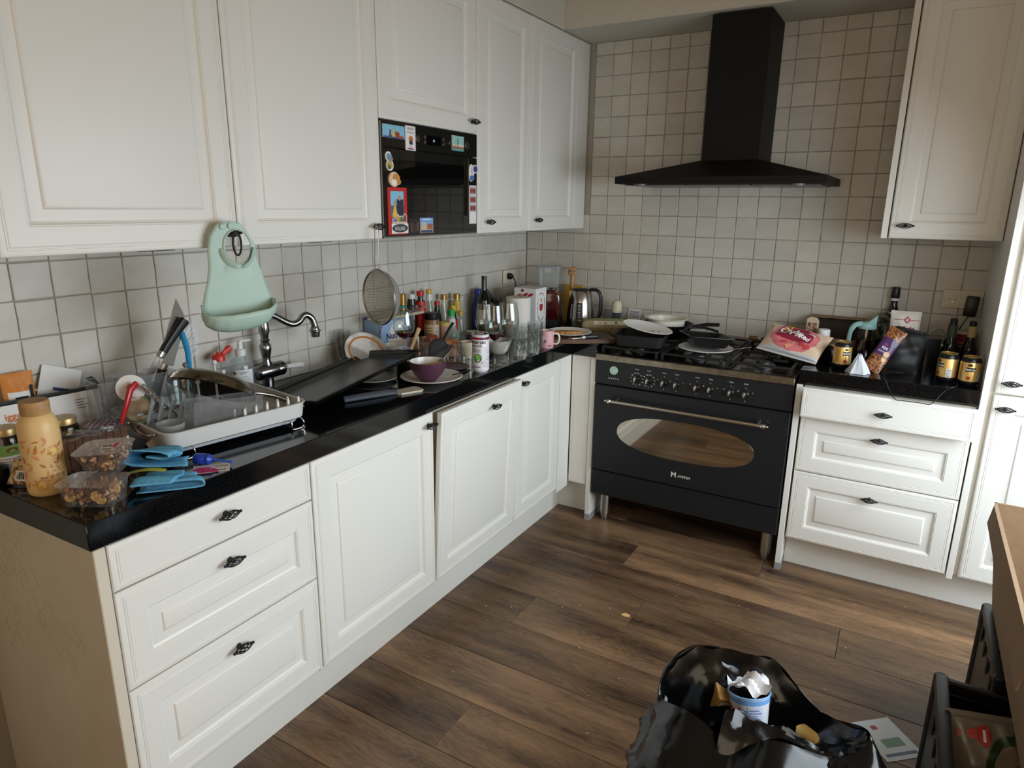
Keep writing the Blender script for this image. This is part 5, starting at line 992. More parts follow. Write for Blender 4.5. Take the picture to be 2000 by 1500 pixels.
tag(G().box(-.055, .055, -.014, .014, 0, .205, b=.002).obj('yellow_box', M((214, 164, 50), .5), None, (.338, -.026, ZW+.0004)), 'tall yellow box against the back wall behind the kettle', 'box')
KX, KY = .456, -.192
t = thing('electric_kettle', 'brushed steel electric kettle with black handle by the back wall', 'kettle', (KX, KY, ZW+.0004), (0, 0, face(KX, KY)+PI/2))
M_ks = mat('kettle steel', (176, 172, 164), .22, 1)
G().lathe([(0, .012), (.076, .012), (.077, .016), (.075, .06), (.068, .13), (.058, .185), (.05, .2), (0, .2)], 36).obj('jug', M_ks, t); G().lathe([(0, 0), (.079, 0), (.08, .004), (.077, .0115), (0, .0115)], 36).obj('base', M_bplast, t)
G().lathe([(0, .2005), (.05, .2005), (.046, .209), (.02, .213), (0, .214)], 30).obj('lid', M_bplast, t)
G().loft([[(x, y, z), (x*.96, y+.012, z), (x*.96+.012, y+.012, z-.004), (x+.012, y, z-.004)] for x, y, z in ((-.062, -.012, .16), (-.066, -.012, .19), (-.06, -.012, .2))]).obj('spout', M_ks, t)
G().tube(smooth([(.046, 0, .204), (.085, 0, .202), (.106, 0, .17), (.108, 0, .1), (.1, 0, .06), (.078, 0, .045)], 5), .0105, 10, flat=.8).obj('handle', M_bplast, t)
pn = G().grid(lambda u, v: ((.0728-.01*v)*math.sin(-.35+.5*u), -(.0772-.0098*v)*math.cos(-.35+.5*u)-.0014, .05+.09*v), 8, 4).obj('info_panel', M((20, 20, 22), .4), t)
g = G(); 
for k, (z, w) in enumerate(((.128, .012), (.12, .01), (.108, .014), (.098, .006), (.088, .014), (.076, .01), (.064, .012))): g.box(-.008-w/2, -.008+w/2, -.0795+.105*(z-.05), -.0785+.105*(z-.05), z-.0015, z+.0015)
g.obj('panel_print', M_prt, pn, ang=0); g = G(); pts = [(-.052, -.0555, .05), (-.05, -.052, .09), (-.046, -.049, .13)]; g.tube(pts, .006, 8, flat=.4); g.obj('water_gauge', M((60, 62, 64), .2), t)
# egg carton
t = thing('egg_carton', 'grey egg carton with green printed lid left of the hob', 'egg carton', (.640, -.285, ZW+.0004), (0, 0, math.radians(26))); M_pulp = mat('egg pulp', (168, 158, 116), .95, bump=(200, .6))
rings = []
for z, sh in ((0, .8), (.022, .96), (.034, 1.0)):
    rings.append([((-.118+.236*i/60)*sh, (-.05*sh)*(1-.12*(.5+.5*math.cos(2*PI*i/10))), z) for i in range(61)]+[((.118-.236*i/60)*sh, .05*sh*(1-.12*(.5+.5*math.cos(2*PI*i/10))), z) for i in range(61)])
G().loft(rings).obj('cup_tray', M_pulp, t, ang=60)
G().loft([[(a, b_, z) for a, b_ in rrect(w, d, .018)] for w, d, z in ((.242, .106, .035), (.238, .102, .05), (.22, .08, .066), (.20, .06, .069))]).obj('lid', M_pulp, t)
tl = T((0, 0, 0)); fr = lambda a, z: -.0515+(.0115)*(z-.05)/.016 if z > .05 else -.0525
g = G().add([(-.06, -.0405, .0665), (.10, -.0405, .0665), (.10, .04, .0698), (-.06, .04, .0698)], [(0, 1, 2, 3)], 0).add([(-.06, -.0525, .0495), (.10, -.0525, .0495), (.10, -.0405, .0668), (-.06, -.0405, .0668)], [(0, 1, 2, 3)], 1)
box_text(g, 'EGGS' if False else 'vrije', .012, 2, (-.03, -.0472, .058), (1, 0, 0), (0, -.82, .57)); box_text(g, 'ei', .016, 2, (.0, -.0472, .058), (1, 0, 0), (0, -.82, .57), .0006); g.add([(.05, -.0482, .0565), (.062, -.0482, .0565), (.062, -.043, .064), (.05, -.043, .064)], [(0, 1, 2, 3)], 3)
g.obj('printed_label', [M((136, 166, 80), .6), M((214, 214, 190), .6), M((186, 44, 40), .6), M((50, 50, 46), .6)], t, ang=0)
vessel('cream_mill', 'cream topped grinder standing behind the egg carton', 'grinder', .632, -.105, [('glass', [(0, 0), (.021, 0), (.022, .003), (.022, .085), (0, .085)], glass('grinder glass', (150, 150, 150), .06, .05, haze=.2)), ('top', [(0, .0855), (.029, .0855), (.0295, .09), (.0285, .13), (.02, .146), (.008, .151), (0, .151)], M((206, 200, 172), .4))])
sheet('wall_note', 'small printed white card propped on the back wall behind the grinder', 'card', (.665, -.03, ZW+.001), (1, -.05, 0), (0, -.95, .2), .075, .10, .001, M_paper, [(M((120, 120, 150), .6), 'r', .1, .9, .5+.07*k, .53+.07*k) for k in range(6)], None)
sheet('blue_bag', 'pale blue folded bag behind the kettle by the back wall', 'bag', (.53, -.035, ZW+.001), (1, -.03, 0), (0, -.95, .2), .10, .085, .006, M((140, 146, 170), .6), (), None)
# cutting board, plate with pizza, knife, pink bit, mug, highball glasses, marble bowl
t = thing('cutting_board', 'brown wooden cutting board at the worktop corner', 'cutting board', (.598, -.535, ZW+.0004), (0, 0, math.radians(36)))
M_cb = mat('walnut board', (104, 70, 46), .5, noise=(12, (76, 50, 34), .15))
for k in range(4): G().box(-.165, .165, -.118+.059*k, -.0595+.059*k, 0, .022, b=.0015).obj('board_strip', M_cb, t)
t = vessel('pizza_plate', 'white plate with a slice of pizza on the cutting board', 'plate', .560, -.548, [('dish', plate_prof(.112, .016), M_wht)], ZW+.0228, n=40)
tag(G().prism([(-.075, -.02), (-.03, -.038), (.06, -.03), (.078, -.012), (.05, .012), (.0, .022), (-.05, .016)], 0, .012).obj('pizza_slice', mat('pizza topping', (176, 104, 50), .55, noise=(45, (218, 166, 96), .12), bump=(80, .8)), None, (.548, -.545, ZW+.0282), (0, 0, math.radians(28)), ang=0), 'leftover slice of pizza on the white plate', 'pizza')
o = knife('kitchen_knife', 'black handled knife lying on the cutting board in front of the plate', (.712, -.552, ZW+.031), (.625, -.685, ZW+.030), (.8, -.55, 0), .085, .02)
tag(G().sphere(1, 14, 0, None, (.02, .016, .012)).obj('pink_sponge', M((214, 100, 96), .8), None, (.462, -.402, ZW+.0125), (0, 0, .5)), 'small pink sponge behind the pizza plate', 'sponge')
t = vessel('pink_mug', 'pink mug with grey and white drawing beside the highball glasses', 'mug', .563, -.800, [('mug_wall', shell([(0, 0), (.031, 0), (.0335, .004), (.034, .04), (.0345, .082)], .003)[:5]+[(.033, .0825)], M((222, 170, 176), .3)), ('lining', [(.0328, .0823), (.031, .04), (.029, .006), (0, .005)], M((226, 214, 200), .3))], n=32)
t.rotation_euler = (0, 0, face(.563, -.8)+PI/2); G().tube(smooth([(.033, 0, .066), (.052, 0, .066), (.06, 0, .045), (.052, 0, .02), (.033, 0, .018)], 5), .0055, 10, flat=.7).obj('handle', M((226, 214, 200), .3), t)
g = G(); wrapped(g, [(-.02, 0), (.012, -.002), (.02, .01), (.006, .02), (-.012, .016)], .034, -PI/2-.55, .028, 0, .0012); wrapped(g, oval(.011, .013), .0345, -PI/2-.5, .05, 1, .0012); wrapped(g, leaf(.012, .004, .3), .034, -PI/2-.8, .062, 0, .0014); wrapped(g, oval(.005, .003), .034, -PI/2+.4, .014, 2, .0012); wrapped(g, oval(.003, .004), .034, -PI/2+.62, .013, 2, .0012); g.obj('drawing', [M((110, 104, 104), .5), M((226, 218, 214), .5), M((120, 40, 50), .5)], t, ang=0)
for lb, x, y, r, h in (('tall cut glass nearer the worktop edge, left of the pink mug', .545, -1.005, .036, .138), ('tall cut glass just behind the first one beside the pink mug', .562, -.915, .0345, .138)):
    t = vessel('cut_glass_tumbler', lb, 'glass', x, y, [('bowl', cup(r*.92, r, h, .002, .014), M_glass)], group='cut glass tumblers'); M_cut = glass('cut facets', (232, 236, 236), .3, .12, haze=.05)
    g = G()
    for k in range(12):
        for s_ in (1, -1):
            pts = [((r*.925+r*.07*z/h)*math.cos(2*PI*k/12+s_*1.9*z/h), (r*.925+r*.07*z/h)*math.sin(2*PI*k/12+s_*1.9*z/h), z) for z in [.012+.108*i/10 for i in range(11)]]; g.tube(pts, .0014, 4)
    g.obj('cut_lines', M_cut, t); t.children[-1]['kind'] = 'stuff'
vessel('marble_bowl', 'white marbled bowl behind the wine glasses', 'bowl', .440, -1.035, [('bowl_wall', cup(.03, .062, .062, .004, .005, .55), M_marb)])
# ------------------------------------------------------------------ on the hob
HZ = .9235
t = thing('square_roasting_tin', 'black square tin on the left burner under the tilted white plate', 'roasting tin', (.918, -.485, HZ+.0004), (0, 0, math.radians(8)))
sq = lambda w, d, z: [(a, b_, z) for a, b_ in rrect(w, d, .025)]
G().loft([sq(.2, .18, 0), sq(.215, .195, .006), sq(.235, .215, .055), sq(.245, .225, .056), sq(.245, .225, .058), sq(.229, .209, .057), sq(.208, .188, .008), sq(.19, .17, .004)]).obj('tin_body', M_brub, t)
t = thing('tilted_plate', 'white plate lying tilted on the black square tin', 'plate', (.93, -.455, .992), (math.radians(-1), math.radians(10), 0)); G().lathe(plate_prof(.122, .016), 40).obj('dish', M_wht, t)
g = G(); rd = random.Random(3)
for k in range(9): a = rd.uniform(-.9, .6); r = rd.uniform(.02, .1); g.sphere(.0022, 6, 0, T((r*math.cos(a), r*math.sin(a), .0055 if r < .07 else .006+(r-.07)*.3)))
o = g.obj('crumbs', M((70, 50, 36), .8), t); o['kind'] = 'stuff'
for k in range(4): G().lathe([(.078+.008*k, .0098+.0022*k), (.0795+.008*k, .0109+.0023*k), (.081+.008*k, .0108+.0022*k)], 24, 0, None, -.6, .5).obj('relief_ring', M_wht, t)
t = thing('wok_pan', 'black deep pan at the back of the hob holding the white bowl', 'pan', (.955, -.222, HZ+.0004)); G().lathe([(0, 0), (.085, 0), (.09, .004), (.125, .055), (.13, .072), (.132, .073), (.128, .074), (.121, .055), (.087, .008), (0, .004)], 40).obj('pan_body', mat('pan black', (16, 16, 17), .35), t)
G().tube([(.12, .03, .06), (.19, .05, .075), (.25, .06, .078)], [.010, .011, .010], 10, flat=.6).obj('handle', M_bplast, t)
t = vessel('white_mixing_bowl', 'cream white bowl with a pouring lip standing in the black pan', 'bowl', .951, -.219, [('bowl_wall', [(0, 0), (.07, 0), (.078, .006), (.094, .086), (.112, .093), (.113, .0955), (.105, .0955), (.090, .090), (.075, .01), (0, .006)], M((226, 222, 206), .35))], HZ+.006, n=40)
G().loft([[(-.085, -.03, .088), (-.125, 0, .088), (-.085, .03, .088)], [(-.085, -.036, .0955), (-.136, 0, .0975), (-.085, .036, .0955)]]).obj('lip', M((226, 222, 206), .35), t)
t = vessel('oval_plate', 'white plate under the square grill pan on the hob', 'plate', 1.218, -.455, [('dish', plate_prof(.125, .016), M_wht)], HZ, n=40)
t = thing('grill_pan', 'black square grill pan with curved handle in the middle of the hob', 'pan', (1.208, -.425, HZ+.0205), (math.radians(-2), math.radians(4), math.radians(33)))
G().loft([sq(.15, .15, 0), sq(.16, .16, .004), sq(.205, .2, .046), sq(.215, .21, .047), sq(.215, .21, .0495), sq(.2, .195, .0485), sq(.153, .15, .008), sq(.14, .14, .005)]).obj('pan_body', mat('pan black', (16, 16, 17), .35), t)
for k in range(6): G().box(-.065+.023*k, -.058+.023*k, -.065, .065, .0052, .0085).obj('grill_ridge', M_brub, t)
G().tube(smooth([(-.07, .098, .046), (-.06, .118, .058), (-.02, .118, .066), (.03, .1, .068), (.075, .062, .060)], 5), .0085, 10, flat=.7).obj('handle', M_bplast, t)
G().grid(lambda u, v: (-.06+.12*u, -.05+.08*v, .012+.004*math.sin(9*u+4*v)), 8, 6).obj('food_residue', mat('burnt residue', (42, 32, 26), .7, noise=(40, (90, 60, 40), .1)), t)
tag(G().tube([(0, 0, 0), (.02, .05, .004), (.05, .12, .02)], [.005, .003, .004], 8, flat=.5).obj('serving_spoon', M_steel, None, (1.30, -.50, HZ+.0215), (0, 0, -.9)), 'steel spoon handle reaching over the plate edge on the hob', 'spoon')
t = thing('flat_pan', 'low black pan with a brown wooden handle at the back of the hob', 'pan', (1.506, -.165, HZ+.0004)); G().lathe([(0, 0), (.08, 0), (.085, .004), (.10, .03), (.102, .032), (.097, .032), (.082, .006), (0, .004)], 36).obj('pan_body', mat('pan black', (16, 16, 17), .35), t)
G().tube([(-.098, -.01, .03), (-.104, -.011, .031), (-.11, -.012, .032)], .006, 8).obj('ferrule', M_steel, t); G().tube([(-.11, -.012, .032), (-.12, -.013, .033), (-.145, -.016, .034), (-.15, -.017, .034)], [.009, .0105, .011, .008], 10).obj('handle', mat('brown handle', (112, 84, 52), .45), t)
# crisp bag
w, h = .275, .165
t = thing('crisp_bag', 'cream and red crisp bag lying across the hob and right worktop', 'crisp bag', (1.590, -.395, ZW+.069), (math.radians(-52), math.radians(6), math.radians(-16)))
def cmi(u, v):
    d = ((u-.50)/.40)**2+((v-.56)/.46)**2; wv = .06*math.sin(17*u+5*v)+.05*math.sin(23*v-9*u)
    if v < .12+.02*math.sin(9*u): return 3
    if u < .13 or u > .90: return 0
    return 1 if d < .62+wv and v > .40+.4*(u-.5)**2 else (2 if d < 1.05+wv else 0)
g = packet(w, h, .085, .0042, 21, cmi, 90, 64); g.obj('foil_pouch', [M((224, 196, 168), .38), M((142, 34, 60), .35), M((214, 120, 124), .38), M((196, 198, 200), .3)], t)
g2 = G(); g2.fr = g.fr; g2.grid(lambda u, v: tuple(Vector(g.fr(.25+.15*u, .72+.2*v))+Vector((0, -.0014, 0))), 6, 5, 1)
on_packet(g2, w, h, "Lay's", .022, .30, .82, 2, -.1, .0012, off=.0026); on_packet(g2, w, h, 'Ov\'n', .058, .42, .66, 0, -.12, .002, off=.0026); on_packet(g2, w, h, 'Baked', .032, .63, .58, 0, -.3, .001, off=.0026); on_packet(g2, w, h, 'paprika', .012, .76, .72, 0, -.3, .0004, off=.0026)
g2.obj('print', [M((240, 236, 230), .4), M((226, 178, 60), .4), M((180, 30, 40), .4)], t, ang=0); g2 = G()
for k, (u, v, a) in enumerate(((.4, .3, .3), (.55, .3, 1.2), (.68, .36, 2.1), (.5, .2, .8), (.78, .3, .4))): g2.grid(lambda p, q, u=u, v=v, a=a: tuple(Vector(g.fr(min(.95, u+.045*(p-.5)*2*math.cos(a)-.03*(q-.5)*2*math.sin(a)), min(.95, v+.07*(p-.5)*2*math.sin(a)+.05*(q-.5)*2*math.cos(a))))+Vector((0, -.0018-.0004*k, 0))), 3, 3, k % 2)
o = g2.obj('crisp_pictures', [M((206, 70, 78), .4), M((226, 150, 120), .4)], t, ang=0); o['kind'] = 'stuff'
# ------------------------------------------------------------------ right worktop
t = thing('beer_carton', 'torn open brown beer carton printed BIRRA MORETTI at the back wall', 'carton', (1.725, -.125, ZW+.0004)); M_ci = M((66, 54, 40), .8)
G().box(-.112, .118, -.07, -.066, 0, .072).obj('front_panel', M_card, t, ang=0); G().box(-.112, .118, .084, .088, 0, .155).obj('rear_panel', M_ci, t, ang=0); G().box(-.112, .118, -.066, .084, 0, .003).obj('floor_panel', M_ci, t, ang=0)
G().prism([(.114, -.066), (.118, -.066), (.118, .084), (.114, .084)], .003, .12).obj('side_panel', M_ci, t, ang=0); G().prism([(-.112, -.066), (-.108, -.066), (-.108, .084), (-.112, .084)], .003, .14).obj('side_panel', M_ci, t, ang=0)
G().prism([(-.112, .02), (-.06, .012), (-.02, .03), (.02, .012), (.06, .026), (.118, .02), (.118, .084), (-.112, .084)], .152, .1545).obj('torn_top', M_card, t, ang=0)
fl_ = G().prism([(-.052, 0), (.0, 0), (.0, .112), (-.008, .125), (-.036, .13), (-.052, .118)], 0, .002, 0, T((-.058, -.125, .042), (PI/2, 0, 0))).obj('hanging_flap', M((186, 170, 142), .7), t, ang=0)
g = G(); g.text('BIRRA', .027, 0, T((-.077, -.1276, .112), (0, PI/2, 0)), bold=.0008, sx=.9).text('MORETTI', .024, 0, T((-.099, -.1276, .100), (0, PI/2, 0)), bold=.0007, sx=.9); g.obj('lettering', M((110, 40, 34), .6), fl_, ang=0)
vessel('white_cap_bottle', 'short dark bottle with a wide white cap in front of the beer carton', 'bottle', 1.695, -.285, [('body', [(0, 0), (.02, 0), (.021, .003), (.021, .085), (0, .085)], M((40, 34, 30), .3)), ('cap', [(0, .0855), (.0245, .0855), (.0265, .09), (.0255, .122), (.022, .126), (0, .126)], M_wplast)])
t = thing('juice_carton', 'small mustard coloured carton behind the crisp bag', 'carton', (1.640, -.245, ZW+.0004), (0, 0, .0)); G().box(-.03, .03, -.022, .022, 0, .085, b=.002).obj('carton_body', M((176, 130, 54), .5), t); G().box(-.02, .02, -.0228, -.0222, .04, .06).obj('printed_panel', M((120, 84, 40), .6), t)
CN = 'golden beer cans on the right worktop'
def beer_can(label, x, y, turn, lying=None):
    t = thing('beer_can', label, 'can', (x, y, ZW+.0004), (0, 0, 0), CN); r = .035; M_cb_ = M((24, 24, 30), .3, metal=.4)
    if lying: t.location, t.rotation_euler = lying
    G().lathe([(0, 0), (.026, 0), (.030, .005), (.0345, .012), (r, .0165), (r, .020), (0, .020)], 30).obj('bottom', M_cb_, t)
    G().lathe([(r, .0205), (r, .092), (r-.0002, .0925)], 30).obj('can_body', M_gold, t); G().lathe([(r, .0928), (r, .097), (.031, .106), (.0285, .109), (0, .108)], 30).obj('shoulder', M_cb_, t)
    tp = G().lathe([(.0285, .1092), (.0295, .1115), (.028, .1125), (.026, .109), (0, .109)], 28).obj('top', mat('can lid gold', (214, 180, 110), .3, .9), t); G().prism(rrect(.016, .026, .007, 3), .1095, .1108).obj('pull_tab', M_gold, tp)
    A = face(x, y)+turn; g = G(); band(g, r, A-.2, A+.75, .058, .074, 0, 8); cyltext(g, 'Hertog Jan' if False else 'Hertog Jan', .0105, r, A+.27, .066, 1, .0012, .0004, .72)
    wrapped(g, oval(.0065, .0065), r, A+.15, .034, 2, .001); band(g, r, A-.9, A-.55, .03, .085, 3, 4); band(g, r, A+1.05, A+1.6, .022, .055, 4, 5)
    for k in range(5): band(g, r, A+1.1, A+1.5, .025+.006*k, .027+.006*k, 5, 4, off=.001)
    wrapped(g, oval(.008, .005), r, A+.2, .083, 0, .001)
    g.obj('printed_label', [M((22, 22, 30), .4), M((222, 216, 200), .4), M((150, 40, 34), .4), M((176, 128, 56), .4, metal=.5), M((206, 206, 204), .4), M((70, 70, 70), .5)], t)
beer_can('upright gold beer can nearest the hob, beside the crisp bag', 1.793, -.478, .25)
beer_can('upright gold beer can in front of the green beer bottle', 2.168, -.498, -1.1)
beer_can('upright gold beer can at the right end by the tall cabinet', 2.240, -.528, -.2)
beer_can('gold beer can lying on its side behind the one nearest the hob', 1.735, -.35, .5, ((1.722, -.375, ZW+.0362), (math.radians(90), math.radians(20), math.radians(180-28))))
t = thing('coffee_jug', 'dark glass coffee jug with mint green lid and long handle', 'jug', (1.862, -.262, ZW+.0004)); M_mint = M((150, 196, 192), .4)
G().lathe([(0, 0), (.038, 0), (.041, .004), (.042, .05), (.038, .12), (.036, .142), (.034, .142), (.036, .12), (.039, .05), (.036, .006), (0, .005)], 30).obj('glass_body', glass('jug glass', (226, 222, 216), .07, .04), t); G().lathe([(0, .006), (.0355, .0065), (.0385, .05), (.0375, .095), (0, .095)], 28).obj('coffee', M((26, 18, 14), .1), t)
lid = G().lathe([(0, .1425), (.037, .1425), (.038, .146), (.035, .165), (.0345, .165), (0, .160)], 28).obj('lid', M_mint, t); G().loft([[(-.034, -.03, .165), (.034, -.03, .165), (.034, .03, .165), (-.034, .03, .165)], [(.004, -.022, .172), (.037, -.022, .205), (.037, .022, .205), (.004, .022, .172)]]).obj('spout_hood', M_mint, lid, ang=0)
G().tube(smooth([(-.02, -.02, .165), (-.045, -.03, .158), (-.06, -.036, .13), (-.064, -.038, .08), (-.068, -.04, .045)], 5), [.012]*10+[.010]*11, 10, flat=.55).obj('handle', M_mint, t)
M_jarg = glass('large jar glass', (226, 226, 214), .07, .04)
t = vessel('storage_jar', 'large clear clip-top glass jar behind the biscuit bag', 'jar', 1.955, -.160, [('glass', shell([(0, 0), (.075, 0), (.082, .006), (.082, .15), (.068, .175), (.062, .18), (.062, .19)], .003), M_jarg), ('lid', [(0, .192), (.064, .192), (.066, .2), (.055, .21), (0, .214)], M_jarg), ('rubber_seal', [(.0625, .1895), (.067, .1905), (.0625, .1918)], M((150, 140, 120), .6)), ('dark_contents', [(0, .006), (.072, .007), (.0775, .02), (.0775, .10), (0, .105)], M((40, 30, 24), .7))], n=32)
vessel('spirits_bottle', 'dark bottle with black cap and white band behind the glass jar', 'bottle', 1.948, -.0405+.0, [('glass', [(0, 0), (.026, 0), (.027, .005), (.027, .19), (.018, .215), (.0145, .23), (.0145, .245), (0, .245)], M_dkglass), ('white_band', [(.0148, .246), (.0155, .247), (.0155, .257), (.0148, .258), (0, .258)], M_paper), ('cap', [(0, .2585), (.0175, .2585), (.019, .262), (.0165, .305), (.015, .308), (0, .309)], M_bplast)], n=22)
t = thing('biscuit_bag', 'white paper biscuit bag with red Bolletje lettering', 'bag', (2.003, -.262, ZW+.115), (math.radians(-6), 0, math.radians(4))); w, h = .115, .23
g = packet(w, h, .06, .003, 33, 0); g.obj('paper_bag', M((222, 214, 204), .6), t); g2 = G(); g2.fr = g.fr
on_packet(g2, w, h, 'Bolletje', .027, .52, .68, 0, .05, .0009, .85); g2.grid(lambda u, v: tuple(Vector(g.fr(.1+.85*u, .835+.012*v))+Vector((0, -.0014, 0))), 10, 1, 0); g2.add([tuple(Vector(g.fr(.55+x, .84+z))+Vector((0, -.002, 0))) for x, z in ((-.12, 0), (0, .07), (.12, 0), (0, -.07))], [(0, 1, 2, 3)], 0); g2.add([tuple(Vector(g.fr(.55+x, .84+z))+Vector((0, -.0026, 0))) for x, z in ((-.05, 0), (0, .03), (.05, 0), (0, -.03))], [(0, 1, 2, 3)], 1)
g2.obj('print', [M((176, 44, 52), .5), M((230, 226, 220), .5)], t, ang=0)
t = thing('chocolate_bag', 'purple and brown pretzel snack bag leaning left of the black pouch', 'bag', (1.946, -.470, ZW+.092), (math.radians(-24), math.radians(24), math.radians(-6))); w, h = .068, .20
M_prz = mat('pretzel print', (66, 34, 22), .35, noise=(150, (160, 100, 56), .07)); g = packet(w, h, .026, .0015, 41, lambda u, v: 1 if .34 < v < .74 else 0); g.obj('pouch', [M_prz, M((74, 44, 86), .35)], t)
g2 = G(); g2.fr = g.fr; on_packet(g2, w, h, '92%', .015, .45, .52, 0, 0, .0006); on_packet(g2, w, h, 'CHOCOLADE', .0085, .48, .44, 0, 0, .0003, .8); on_packet(g2, w, h, 'MELK', .007, .4, .6, 1)
g2.add([tuple(Vector(g.fr(.74+x, .42+z))+Vector((0, -.0016, 0))) for x, z in oval(.17, .06)], [tuple(range(12))], 2); g2.add([tuple(Vector(g.fr(.76+x, .30+z))+Vector((0, -.0018, 0))) for x, z in oval(.14, .05)], [tuple(range(12))], 2); g2.obj('print', [M((206, 196, 214), .5), M((200, 90, 100), .5), M((206, 160, 100), .5)], t, ang=0)
t = thing('black_pouch', 'large matt black pouch standing in the middle of the right worktop', 'pouch', (2.015, -.415, ZW+.088), (math.radians(-16), math.radians(10), math.radians(2))); packet(.145, .175, .075, .004, 55, 0).obj('pouch_body', M((13, 14, 14), .6), t)
G().loft([[(a, b_, z) for a, b_ in rrect(w_, d_, .01)] for w_, d_, z in ((.10, .03, .06), (.102, .012, .092))]).obj('folded_top', M((14, 15, 15), .5), t)
t = thing('capsule_machine', 'black appliance with silver arc behind the black pouch', 'coffee machine', (2.106, -.228, ZW+.0004), (0, 0, .15)); G().loft([[(a, b_, z) for a, b_ in rrect(.07, .10, .02)] for z in (0, .005, .11, .125)]).obj('machine_body', M((16, 18, 22), .25), t); G().tube([(.02+.032*math.cos(a), -.02, .12+.045*math.sin(a)) for a in [PI*i/14 for i in range(15)]], .003, 8).obj('silver_arc', M_steel, t); G().cyl(.009, .0, .012, 14, 0, T((.036, -.02, .095), (0, PI/2, 0))).obj('knob', M((150, 146, 130), .4), t)
def cone_(u, v):
    a = 2*PI*u; r = .043*(1-.86*v)*(1+.12*math.sin(5*a+2*v)+.06*math.sin(11*a)); return (r*math.cos(a)*1.0, r*math.sin(a)*.8, .076*v+.004*math.sin(6*a)*v)
tag(G().grid(cone_, 30, 8).obj('paper_cone', mat('grey paper', (196, 197, 202), .7), None, (1.862, -.545, ZW+.001)), 'crumpled pale grey paper cone beside the gold can', 'paper')
GB = M((14, 26, 18), .08)
t = bottle('green beer bottle with paper neck behind the gold can', 2.178, -.235, .212, .030, GB, M_bplast, .0135, .02, shoulder=.52, neck=.0125, name='beer_bottle', neckband=(.0185, .62, .88, M((60, 72, 60), .5))); t['group'] = 'beer bottles'
t = bottle('brown beer bottle with cream neck label by the tall cabinet', 2.247, -.225, .205, .029, M((20, 14, 12), .08), M_bplast, .0135, .018, shoulder=.5, neck=.0125, name='beer_bottle', neckband=(.0155, .68, .9, M((196, 166, 120), .5))); t['group'] = 'beer bottles'
t = vessel('coffee_tin', 'dark red tin with white lid against the wall under the socket', 'tin', 2.235, -.06, [('tin_body', [(0, 0), (.036, 0), (.037, .003), (.037, .128), (0, .128)], M((120, 24, 34), .4)), ('lid', [(0, .1285), (.038, .1285), (.038, .138), (0, .139)], M((206, 190, 180), .5))])
g = G(); A = face(2.235, -.06); cyltext(g, 'DOUWE', .013, .037, A-.1, .09, 0, .001, .0004); cyltext(g, 'EGBERTS', .011, .037, A-.1, .075, 0, .001, .0003); g.obj('lettering', M((206, 150, 140), .5), t, ang=0)
socket('wall_socket', 'cream double wall socket on the back wall at the right', (2.2055, -.0075, 1.192), 0, 2, .152)
t = thing('phone_charger', 'black mains adapter plugged into the right wall socket', 'charger', (2.2415, -.0225, 1.168), (0, math.radians(4), 0)); G().box(-.024, .024, -.034, -.002, -.044, .044, b=.006, seg=2).obj('adapter_body', M_bplast, t)
G().tube(smooth([(0, -.018, -.043), (-.012, -.02, -.075), (-.022, -.018, -.11), (-.02, -.012, -.16), (-.03, -.03, -.2)], 5), .0022, 6).obj('cable', M_bplast, t)
t = tag(G().tube(smooth([(1.955, -.44, ZW+.004), (1.962, -.60, ZW+.003), (1.968, -.6165, ZW-.003), (1.985, -.6185, .886), (2.01, -.6635, .863), (2.035, -.6665, .8625), (2.10, -.6665, .8625), (2.13, -.6635, .864), (2.165, -.6185, .906), (2.185, -.6160, ZW+.001), (2.20, -.600, ZW+.004), (2.207, -.54, ZW+.004), (2.205, -.40, ZW+.004)], 5), .0018, 6).obj('loose_cable', M((26, 26, 26), .4)), 'thin dark cable drooping over the front of the right worktop', 'cable')
# ------------------------------------------------------------------ on the floor
M_bag = mat('black bin liner', (5, 5, 6), .17, spec=.45)

from mathutils import noise as MN
BX, BY = 1.865, -2.27
def crumple(p, amp, f):
    q = Vector(p)*f; d = MN.noise(q+Vector((3, 7, 1)))*.8; r1 = abs(MN.noise(q*1.3+Vector((11, 2, 5)))); r2 = abs(MN.noise(q*2.9+Vector((1, 9, 4))))
    r3 = abs(MN.noise(q*5.1+Vector((6, 3, 8)))); return amp*(d+1.0-2.6*r1*.9-1.2*r2-.3*r3)
def bagfn(u, v, inner=False):
    """outside: v runs from the floor to the mouth; inside: v runs from the mouth down"""
    a = 2*PI*u; c, s_ = math.cos(a), math.sin(a)
    peak = max(0, math.cos(a-2.15))**2
    mx, my, mz = -.045+.205*c+.03*math.cos(3*a), .165+.125*s_-.06*peak*0, .405+.11*peak+.03*math.cos(a+.4)+.018*math.sin(5*a+1)
    if inner:
        k = 1-.5*v; return (mx*k+(-.045)*(1-k), .165+(my-.165)*k, mz-.006-.15*v+crumple((mx*k, my*k, v*.2), .012, 9))
    fx, fy = .295*c+.02*math.cos(2*a), .285*s_+.015*math.sin(3*a)
    w = v**1.7; bul = 1+.16*math.sin(PI*min(1, v*1.05))*(1-.3*v)
    x = (fx*bul)*(1-w)+mx*w; y = (fy*bul)*(1-w)+my*w; z = mz*(1-(1-v)**1.45)
    d = crumple((x, y, z), .030*math.sin(PI*min(.96, .12+v*.9)), 5.2); n_ = Vector((c, s_, .35)).normalized()
    return (x+n_.x*d, y+n_.y*d, max(.001, z+n_.z*d))
t = thing('bin_bag', 'open shiny black bin bag full of rubbish on the floor', 'bin bag', (BX, BY, .0006))
G().grid(lambda u, v: bagfn(u, v), 130, 56).obj('bag_outside', M_bag, t, ang=20); G().grid(lambda u, v: bagfn(u, v, True), 84, 10).obj('bag_inside', M_bag, t, ang=20)
